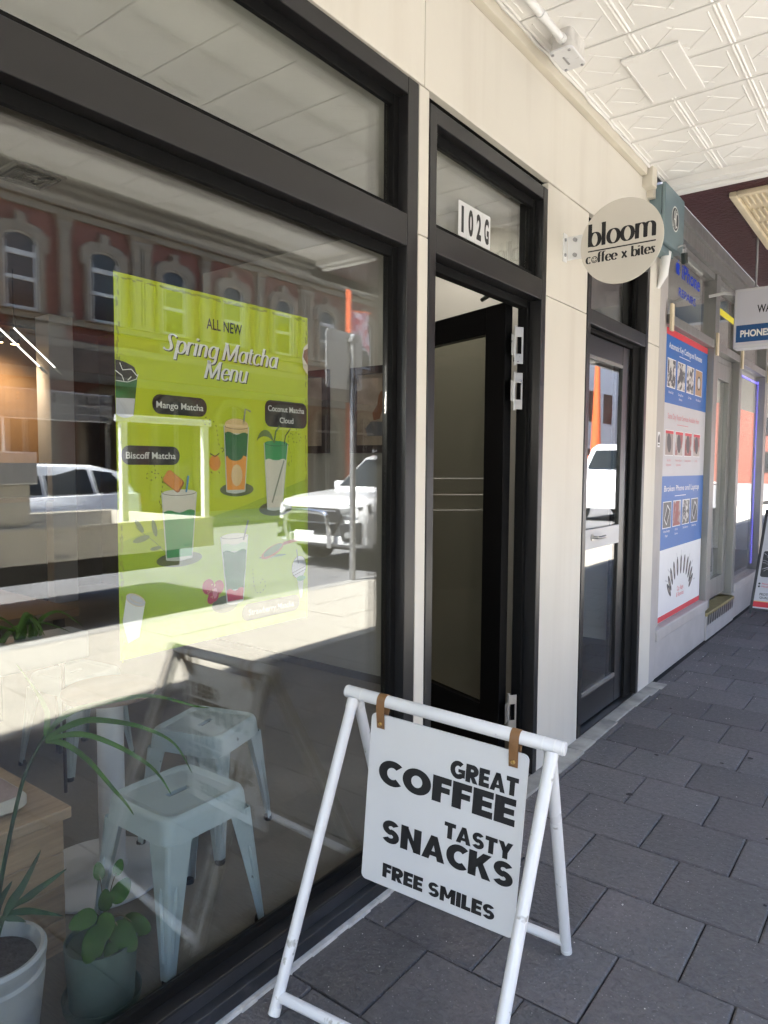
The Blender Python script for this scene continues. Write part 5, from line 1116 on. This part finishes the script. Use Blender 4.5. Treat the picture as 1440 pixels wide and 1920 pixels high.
def hilux():
    cx, y0 = 5.86, 7.95
    t = thing('white_pickup', 'white dual cab ute parked at the kerb, seen in the window reflection', 'pickup', (cx, y0, -.13)); t.location = (0, 0, 0)
    rz = -.13
    def q(P): return [(cx+x, y0+y, z+rz) for x, y, z in P]
    b = MB(); secs = [(.06, .70, .80, .78, .42, .78, .93, 1.00, .72), (.16, .86, .90, .86, .40, .80, .97, 1.05, .78), (.5, .90, .93, .89, .40, .82, 1.02, 1.10, .82), (1.35, .91, .93, .90, .38, .84, 1.07, 1.17, .84), (1.9, .91, .93, .91, .36, .86, 1.08, 1.16, .84), (3.6, .91, .93, .91, .36, .88, 1.10, 1.14, .86), (3.75, .90, .92, .90, .5, .9, 1.10, 1.14, .86), (5.25, .90, .92, .90, .5, .9, 1.08, 1.12, .86)]
    rings = []
    for y, a, w, s, z0, z1, z2, z3, c in secs:
        h = [(a*.8, z0-.02), (a, z0), (w, z0+(z1-z0)*.5), (w, z1), (s, z2), (c, z3-.01), (c*.45, z3)]; rings.append(q([(x, y, z) for x, z in h]+[(-x, y, z) for x, z in h[::-1]]))
    b.loft(rings); b.build('body', 'car_white', t, smooth=True)
    b = MB(); rings = []
    for y, w0, z0, w1, z1 in ((1.32, .80, 1.13, .76, 1.16), (2.08, .85, 1.13, .68, 1.72), (2.5, .86, 1.13, .69, 1.80), (3.2, .86, 1.13, .68, 1.79), (3.62, .85, 1.13, .67, 1.70), (3.72, .84, 1.13, .78, 1.15)): rings.append(q([(w0, y, z0), (w1+.02, y, z1-.04), (w1-.05, y, z1), (-w1+.05, y, z1), (-w1-.02, y, z1-.04), (-w0, y, z0)]))
    b.loft(rings); b.build('cabin', 'car_white', t, smooth=True)
    b = MB(); P = q([(.70, 1.42, 1.205), (-.70, 1.42, 1.205), (-.60, 2.03, 1.66), (.60, 2.03, 1.66)]); b.add([(x, y-.03, z+.02) for x, y, z in P], [(0, 1, 2, 3)]); b.build('windscreen', 'car_glass', t)
    for s in (1, -1):
        for ya, yb, yc, yd in ((1.62, 2.62, 2.62, 2.15), (2.70, 3.58, 3.42, 2.70)):
            b = MB(); b.add(q([(s*.865, ya, 1.16), (s*.868, yb, 1.16), (s*.735, yc, 1.66), (s*.735, yd, 1.66)]), [(0, 1, 2, 3)]); b.build('side_window', 'car_glass', t)
        b = MB(); P = [(s*.88, .30, 1.00), (s*.82, .10, .96), (s*.50, .035, .92), (s*.50, .03, .83), (s*.80, .06, .80), (s*.90, .26, .86)]; b.add(q(P), [list(range(6))]); b.prism(q(P), (0, -.02, .005)); b.build('headlight', 'lamp_lens', t, .004)
        b = MB(); P = [(s*.86, .10, .74), (s*.52, .0, .70), (s*.60, -.02, .46), (s*.86, .08, .42)]; b.prism(q(P), (0, -.03, 0)); fg = b.build('fog_surround', 'car_black', t, .006)
        b = MB().tube([q([(s*.70, -.05, .55)])[0], q([(s*.70, -.02, .55)])[0]], .05, 14); b.build('fog_lamp', 'lamp_lens', fg)
        b = MB(); b.obox(q([(s*1.0, 1.75, 1.22)])[0], (1, 0, 0), (0, 1, 0), (0, 0, 1), .10, .05, .08); b.build('mirror', 'car_white', t, .03)
        b = MB().tube(q([(s*.90, 1.62, .2), (s*.96, 1.0, .78)]), .01, 6)
        wheel(t, cx+s*.80, y0+.98, .385, .26, s); wheel(t, cx+s*.80, y0+4.05, .385, .26, s)
        b = MB()
        for yc in (.98, 4.05):
            pts = [(cx+s*.915, y0+yc+.46*math.cos(a), rz+.40+.46*math.sin(a)) for a in [PI*i/14 for i in range(15)]]; b.tube(pts, .045, 8)
        b.build('wheel_arch', 'car_white', t, smooth=True)
    b = MB(); b.prism(q([(-.50, .03, .93), (.50, .03, .93), (.56, .01, .80), (.44, -.02, .55), (-.44, -.02, .55), (-.56, .01, .80)]), (0, -.03, 0)); g = b.build('grille', 'car_black', t, .008)
    b = MB()
    for z in (.885, .70): b.box(cx-.47, cx+.47, y0-.045, y0-.03, z+rz, z+rz+.022)
    b.build('grille_bar', 'galv', g, kind='stuff')
    b = MB().loft([q([(x, yy, .40+.0), (x, yy, .52), (x, yy+.16, .52), (x, yy+.16, .34)]) for x, yy in ((-.9, .16), (-.7, .0), (-.4, -.06), (.4, -.06), (.7, .0), (.9, .16))]); b.build('bumper', 'car_white', t, .01)
    b = MB().tube(spl(q([(-.40, -.10, .36), (-.44, -.16, .60), (-.42, -.18, .80), (-.34, -.18, .87), (0, -.18, .89), (.34, -.18, .87), (.42, -.18, .80), (.44, -.16, .60), (.40, -.10, .36)]), 4), .038, 12); b.build('nudge_bar', 'chrome', t, smooth=True)
    box('number_plate', 'p_white', t, cx-.19, cx+.19, y0-.22, y0-.21, .49+rz, .60+rz, .004)
    b = MB().box(cx-.5, cx+.5, y0+2.35, y0+2.40, 1.83+rz, 1.85+rz); b.box(cx-.6, cx-.57, y0+2.2, y0+3.3, 1.80+rz, 1.86+rz); b.box(cx+.57, cx+.6, y0+2.2, y0+3.3, 1.80+rz, 1.86+rz); b.build('roof_rack', 'galv', t, kind='stuff')
    b = MB().box(cx-.85, cx+.85, y0+.5, y0+5.0, .25+rz, .40+rz); b.build('chassis', 'car_black', t)
hilux()
def wagon():
    cx, y0, rz = 12.05, 3.95, -.13
    t = thing('white_wagon', 'white wagon parked on the far side of the road, seen in the window reflection', 'car', (0, 0, 0))
    def q(P): return [(cx+x, y0+y, z+rz) for x, y, z in P]
    rings = []
    for y, a, w, s, z0, z1, z2, z3, c in ((0, .6, .7, .68, .40, .6, .68, .72, .5), (.12, .8, .85, .82, .3, .6, .74, .80, .7), (1.1, .84, .9, .86, .28, .65, .88, .96, .8), (2.0, .84, .9, .87, .28, .68, .93, .97, .82), (4.2, .84, .9, .86, .30, .70, .98, 1.0, .8), (4.55, .78, .84, .80, .36, .72, .98, 1.0, .72), (4.62, .7, .74, .7, .42, .7, .9, .95, .6)):
        h = [(a*.8, z0-.02), (a, z0), (w, z0+(z1-z0)*.5), (w, z1), (s, z2), (c, z3-.01), (c*.45, z3)]; rings.append(q([(x, y, z) for x, z in h]+[(-x, y, z) for x, z in h[::-1]]))
    MB().loft(rings).build('body', 'car_white', t, smooth=True)
    rings = []
    for y, w0, z0, w1, z1 in ((1.15, .78, .95, .74, .98), (1.95, .82, .95, .64, 1.48), (2.5, .82, .95, .65, 1.57), (3.6, .82, .95, .64, 1.55), (4.25, .78, .95, .60, 1.42), (4.55, .7, .95, .6, 1.0)): rings.append(q([(w0, y, z0), (w1+.02, y, z1-.05), (w1-.06, y, z1), (-w1+.06, y, z1), (-w1-.02, y, z1-.05), (-w0, y, z0)]))
    MB().loft(rings).build('cabin', 'car_white', t, smooth=True)
    for s in (1, -1):
        for P in (((1.55, 1.0), (2.55, 1.0), (2.55, 1.47), (2.02, 1.44)), ((2.63, 1.0), (3.55, 1.0), (3.5, 1.46), (2.63, 1.48)), ((3.63, 1.0), (4.3, 1.04), (4.0, 1.40), (3.58, 1.45))): MB().add(q([(s*(.835-.165*(z-1.0)/.48), y, z) for y, z in P]), [(0, 1, 2, 3)]).build('side_window', 'car_glass', t)
        wheel(t, cx+s*.76, y0+.9, .33, .22, s); wheel(t, cx+s*.76, y0+3.7, .33, .22, s)
        MB().obox(q([(s*.66, 4.60, .82)])[0], (1, 0, 0), (0, 1, 0), (0, 0, 1), .12, .04, .09).build('tail_light', 'lamp_red', t, .01); MB().obox(q([(s*.62, .08, .66)])[0], (1, 0, 0), (0, 1, 0), (0, 0, 1), .16, .06, .07).build('headlight', 'lamp_lens', t, .01)
        MB().obox(q([(s*.93, 1.6, 1.02)])[0], (1, 0, 0), (0, 1, 0), (0, 0, 1), .09, .05, .06).build('mirror', 'car_white', t, .02)
    MB().add(q([(.66, 1.27, 1.02), (-.66, 1.27, 1.02), (-.58, 1.9, 1.46), (.58, 1.9, 1.46)]), [(0, 1, 2, 3)]).build('windscreen', 'car_glass', t)
wagon()
def truck():
    t = thing('tray_truck', 'cream sided tray truck with ladder rack at the kerb, seen in the window reflection', 'truck', (0, 0, 0)); z = -.13
    x0, x1 = 4.72, 6.72
    for s, x in ((-1, x0), (1, x1-.04)): b = MB().box(x, x+.04, -.2, 5.10, .56, .86); b.box(x-.006 if s < 0 else x+.04, x if s < 0 else x+.046, -.2, 5.10, .83, .87); b.box(x-.006 if s < 0 else x+.04, x if s < 0 else x+.046, -.2, 5.10, .55, .585); b.build('drop_side', 'tray_cream', t, .004)
    b = MB()
    for y in (.6, 2.2, 3.3, 4.7): b.box(x0-.02, x0-.006, y, y+.10, .575, .60)
    b.build('latch', 'galv', t, kind='stuff')
    box('tray_floor', 'galv', t, x0+.05, x1-.05, -.2, 5.1, .60, .66); box('tail_gate', 'tray_cream', t, x0+.05, x1-.05, 5.06, 5.10, .60, .86)
    b = MB().box(x0+.02, x0+.52, .2, 3.16, 1.26, 1.545); tb = b.build('tool_box', 'checker', t, .01); b = MB()
    for i in range(24):
        for j in range(4): y = .3+.12*i; zz = 1.30+.06*j; b.obox((x0+.018, y+(.03 if j % 2 else 0), zz), (1, 0, 0), (0, .8, .6*(-1)**(i+j)), (0, -.6*(-1)**(i+j), .8), .003, .022, .005)
    b.build('tread', 'checker', tb, kind='stuff'); box('tool_box_base', 'tray_cream', t, x0+.05, x0+.5, .25, 3.1, .88, 1.255)
    for y in (-.1, 1.4, 2.9): box('rack_post', 'galv', t, x0+.06, x0+.11, y, y+.05, 1.55 if y > .2 and y < 3.1 else .87, 1.86)
    b = MB(); b.box(x0+.02, x0+.08, -.3, 3.9, 1.84, 1.90); b.box(x0+.02, x0+.08, -.3, 3.9, 1.98, 2.10); b.box(x0+.02, x0+.05, -.3, 3.9, 1.90, 1.98); rl = b.build('rack_rail', 'galv', t, .006)
    b = MB()
    for i in range(13):
        for zz in (2.01, 2.06): b.tube([(x0+.02, -.2+.32*i, zz), (x0+.010, -.2+.32*i, zz)], .012, 8)
    b.build('rivet', 'chrome', rl, kind='stuff')
    b = MB(); b.box(x0+.03, x0+.09, 4.0, 4.07, .87, 1.86); b.box(x0+.03, x0+.09, 5.0, 5.07, .87, 1.86); b.box(x0+.03, x0+.09, 3.96, 5.11, 1.862, 1.93); b.build('rear_rack', 'car_white', t, .006)
    b = MB(); rings = []
    for y, zt, w in ((-2.3, 1.0, .95), (-2.25, 1.25, .98), (-1.9, 1.95, .93), (-1.6, 2.05, .9), (-.5, 2.05, .9), (-.42, 2.0, .92)): rings.append([(5.72-w, y, .35), (5.72-w, y, 1.1), (5.72-w+.12, y, zt), (5.72+w-.12, y, zt), (5.72+w, y, 1.1), (5.72+w, y, .35)])
    b.loft(rings); b.build('cab', 'car_white', t, smooth=True); MB().add([(5.72-.955, -1.75, 1.15), (5.72-.955, -.7, 1.15), (5.72-.85, -.75, 1.85), (5.72-.85, -1.55, 1.85)], [(0, 1, 2, 3)]).build('side_window', 'car_glass', t)
    b = MB().box(5.2, 6.24, -2, 5, .30, .55); b.build('chassis', 'car_black', t)
    for x, s in ((4.88, -1), (6.56, 1)): wheel(t, x, -1.5, .38, .24, s); wheel(t, x, 1.6, .38, .24, s)
truck()
def street_furniture():
    t = thing('parking_sign', 'grey back of a kerbside parking sign on a steel post', 'sign', (4.16, 6.83, 0))
    b = MB().tube([(4.16, 6.83, -.02), (4.16, 6.83, 3.02)], .038, 16); b.build('post', 'galv', t, smooth=True); b = MB().lathe([(.045, 3.0), (.045, 3.04), (.02, 3.06)], (4.16, 6.83, 0), 14); b.build('post_cap', 'galv', t)
    b = MB(); b.prism([(4.202, y, z) for y, z in rrect(6.38, 7.06, 2.38, 3.08, .06)], (.006, 0, 0)); p = b.build('sign_plate', 'signbox', t)
    for z in (2.48, 2.98): box('clamp', 'galv', t, 4.12, 4.202, 6.77, 6.89, z-.02, z+.02, .003)
    t = thing('banner_pole', 'tall orange banner pole with red banner across the road', 'pole', (14.1, 18.5, 0))
    b = MB().tube([(14.1, 18.5, 0), (14.1, 18.5, 1.2), (14.1, 18.5, 8.2)], [.16, .11, .08], 16); b.build('shaft', 'orange', t, smooth=True); b = MB().lathe([(.22, 0), (.2, .5), (.13, .62)], (14.1, 18.5, 0), 16); b.build('base', 'orange', t)
    b = MB().tube([(14.1, 18.45, 6.62), (14.1, 19.75, 6.72)], .025, 8); b.build('arm', 'orange', t); b = MB(); n = 10; L = []
    for i in range(n+1):
        for j in range(7): u = i/n; L.append((14.1+.05*math.sin(6*u+j), 18.65+.95*u, 6.62+.06*u-1.45*j/6*(1-.25*math.sin(3*u)**2)))
    b.add(L, [(7*i+j, 7*i+j+1, 7*i+j+8, 7*i+j+7) for i in range(n) for j in range(6)]); b.build('banner', 'banner_red', t, smooth=True)
    t = thing('orange_mast', 'orange tapered mast on the far side, mirrored in the closed door', 'mast', (13.9, 40.7, 0)); b = MB().tube([(13.9, 40.7, 0), (13.9, 40.7, 2.5), (13.9, 40.7, 8.0)], [.4, .30, .12], 14); b.build('mast', 'orange', t, smooth=True)
    b = MB(); b.box(13.3, 14.5, 40.0, 41.4, 0, 2.1); b.build('base', 'orange', t, .03)
street_furniture()

def brick_building():
    X = 16.0; t = thing('brick_building', 'red brick building with cream arched windows across the road, mirrored in the glass', 'building', (X, 18, 0))
    y0, y1 = 3.0, 33.0
    MB().box(X, X+9, y0, y1, -.02, 8.9).build('wall', 'brick_red', t)
    def band(z0, z1, d, name='string_course'): MB().box(X-d, X, y0-.1, y1+.1, z0, z1).build(name, 'render_cream', t)
    band(7.62, 7.80, .10); band(7.82, 8.10, .22, 'cornice'); band(8.12, 8.30, .36, 'cornice'); band(8.9, 9.1, .2, 'parapet_cap'); band(4.95, 5.10, .14); band(4.30, 4.55, .20); band(4.02, 4.12, .10)
    for i in range(14):
        yw = 3.75+2.19*i; yc = yw+.36
        # ground floor arch
        n = 14; ar = [(yc+.62*math.cos(PI*k/n), 2.65+.62*math.sin(PI*k/n)) for k in range(n+1)]; oa = [(yc+.84*math.cos(PI*k/n), 2.65+.84*math.sin(PI*k/n)) for k in range(n+1)]
        b = MB(); L = [(X-.12, y, z) for y, z in [(yc+.84, .4)]+oa+[(yc-.84, .4)]]+[(X-.12, y, z) for y, z in [(yc+.62, .4)]+ar+[(yc-.62, .4)]]; m = n+3
        b.add(L+[(X, y, z) for _, y, z in L], [(k, k+1, m+k+1, m+k) for k in range(m-1)]+[(2*m+k, 2*m+k+1, k+1, k) for k in range(m-1)]+[(m+k, m+k+1, 3*m+k+1, 3*m+k) for k in range(m-1)]); s = b.build('arch_surround', 'render_cream', t)
        MB().add([(X-.03, y, z) for y, z in [(yc+.62, .4)]+ar+[(yc-.62, .4)]], [list(range(m))]).build('pane', 'dark_glass', s); b = MB(); b.box(X-.08, X-.04, yc-.03, yc+.03, .4, 3.25); b.box(X-.08, X-.04, yc-.62, yc+.62, 2.62, 2.70); b.build('window_frame', 'sash_white', s)
        # first floor sash window with eared surround
        b = MB(); zs = [5.12, 6.72]; ar = [(yc+.42*math.cos(PI*k/8), 6.72+.26*math.sin(PI*k/8)) for k in range(9)]
        out = [(yc+.57, 5.12), (yc+.57, 6.55), (yc+.68, 6.60), (yc+.68, 6.95), (yc+.45, 7.15), (yc+.12, 7.20), (yc+.12, 7.42), (yc-.12, 7.42), (yc-.12, 7.20), (yc-.45, 7.15), (yc-.68, 6.95), (yc-.68, 6.60), (yc-.57, 6.55), (yc-.57, 5.12)]; inn = [(yc+.42, 5.12)]+ar+[(yc-.42, 5.12)]
        def tp(P, k, n): return P[round(k*(len(P)-1)/(n-1))]
        N = 28; A = [tp(out, k, N) for k in range(N)]; B = [tp(inn, k, N) for k in range(N)]
        b.add([(X-.14, y, z) for y, z in A]+[(X-.14, y, z) for y, z in B]+[(X, y, z) for y, z in A]+[(X, y, z) for y, z in B], [(k, k+1, N+k+1, N+k) for k in range(N-1)]+[(2*N+k, 2*N+k+1, k+1, k) for k in range(N-1)]+[(N+k, N+k+1, 3*N+k+1, 3*N+k) for k in range(N-1)]); s = b.build('window_surround', 'render_cream', t)
        MB().add([(X-.02, y, z) for y, z in inn], [list(range(len(inn)))]).build('pane', 'dark_glass', s)
        b = MB(); b.box(X-.07, X-.025, yc-.42, yc-.34, 5.12, 6.72); b.box(X-.07, X-.025, yc+.34, yc+.42, 5.12, 6.72); b.box(X-.07, X-.025, yc-.34, yc+.34, 5.12, 5.22); b.box(X-.075, X-.025, yc-.34, yc+.34, 5.84, 5.93); b.box(X-.07, X-.025, yc-.34, yc+.34, 6.42, 6.54); b.tube([(X-.05, y, z) for y, z in ar], .035, 6); b.build('window_frame', 'sash_white', s)
        MB().box(X-.22, X, yc-.75, yc+.75, 5.102, 5.118+.002).build('sill', 'render_cream', s)
        # pilaster with capital between windows
        yp = yc+1.095
        for dy in ((-.16, .16) if i % 3 == 0 else (0,)):
            b = MB(); b.box(X-.16, X, yp+dy-.13, yp+dy+.13, 5.25, 7.28); pz = b.build('pilaster', 'render_cream', t); MB().loft([[(X-d, yp+dy-w, z), (X-d, yp+dy+w, z), (X, yp+dy+w, z), (X, yp+dy-w, z)] for z, w, d in ((7.285, .14, .17), (7.40, .18, .20), (7.48, .16, .18), (7.60, .24, .26))]).build('capital', 'render_cream', pz); MB().box(X-.20, X, yp+dy-.17, yp+dy+.17, 5.11, 5.248).build('base', 'render_cream', pz)
    MB().box(X-2.6, X, y0, y1, 3.55, 3.85).build('street_awning', 'awning_grey', t); MB().box(X-2.7, X-2.6, y0, y1, 3.45, 3.95).build('awning_fascia', 'inner_brown', t)
    for i in range(8): yy = 4.0+4.2*i; MB().box(X-.05, X, yy, yy+1.4, 4.60, 4.93).build('apron_panel', 'render_cream', t)
    t = thing('plain_building', 'plain grey rendered building further down the far side of the road', 'building', (16.3, -12, 0)); MB().box(16.3, 25, -26, 2.9, -.02, 10.5).build('wall', 'far_grey', t)
    for i in range(10):
        for z in (4.6, 7.6): MB().box(16.26, 16.30, -24+2.7*i, -22.7+2.7*i, z, z+1.8).build('window', 'dark_glass', t)
    t = thing('corner_building', 'pale rendered building at the far end of the opposite side', 'building', (16.3, 45, 0)); MB().box(16.2, 26, 33.2, 60, -.02, 9).build('wall', 'shop_white', t)
    for i in range(9):
        for z in (.6, 4.4): MB().box(16.16, 16.20, 34+2.8*i, 35.6+2.8*i, z, z+2.0).build('window', 'dark_glass', t)
brick_building()

def street_end():
    t = thing('end_building', 'large brick building closing the far end of the street', 'building', (5, 80, 0)); MB().box(-30, 40, 78, 88, -.2, 14).build('wall', 'brick_red', t)
    for i in range(14):
        for z in (1.0, 4.6, 8.2): MB().box(-15+3.2*i, -13.6+3.2*i, 77.95, 78.0, z, z+2.0).build('window', 'dark_glass', t)
    t = thing('row_building', 'brown rendered row building beyond the phone shop on the near side', 'building', (-4, 40, 0)); MB().box(-10, -.05, 16.1, 77, -.1, 9.5).build('wall', 'brick_red', t); MB().box(-.05, 3.0, 14.1, 60, 3.2, 3.5).build('awning', 'awning_grey', t)
    t = thing('near_row_building', 'cream row building behind the photographer on the near side', 'building', (-4, -20, 0)); MB().box(-10, -.05, -45, -12.1, -.1, 9.5).build('wall', 'render_cream', t)
    t = thing('white_van', 'white van parked further along the kerb, mirrored in the closed door', 'van', (5.9, 22, 0))
    rings = []
    for y, zt, w in ((20.0, .9, .8), (20.1, 1.1, .9), (20.8, 1.3, .93), (21.5, 2.0, .9), (22.0, 2.15, .9), (24.6, 2.15, .9), (24.8, 1.9, .9)): rings.append([(5.95-w*.9, y, .25), (5.95-w, y, .5), (5.95-w, y, min(1.1, zt)), (5.95-w+.12, y, zt), (5.95+w-.12, y, zt), (5.95+w, y, min(1.1, zt)), (5.95+w, y, .5), (5.95+w*.9, y, .25)])
    MB().loft(rings).build('body', 'car_white', t, smooth=True); MB().add([(5.3, 20.83, 1.4), (6.6, 20.83, 1.4), (6.55, 21.35, 1.95), (5.35, 21.35, 1.95)], [(0, 1, 2, 3)]).build('windscreen', 'car_glass', t)
    for x, sd in ((5.15, -1), (6.75, 1)): wheel(t, x, 20.9, .35, .22, sd); wheel(t, x, 23.9, .35, .22, sd)
street_end()

def small_marks():
    t = thing('wall_sticker', 'small black and white sticker on the post beside the phone shop', 'sticker', (0, 4.84, 1.62)); pl = Pl((-.0018, 4.81, 1.58), (0, 1, 0), (0, 0, 1), .0004)
    b = MB(); flat(b, pl, [(0, 0), (.055, 0), (.055, .10), (0, .10)], 1, 'p_white'); flat(b, pl, [(.006, .03), (.049, .03), (.044, .075), (.03, .09), (.012, .07)], 2, 'p_key'); flat(b, pl, [(.008, .012), (.047, .012), (.047, .02), (.008, .02)], 2, 'p_key'); b.build('sticker_face', None, t)
small_marks()
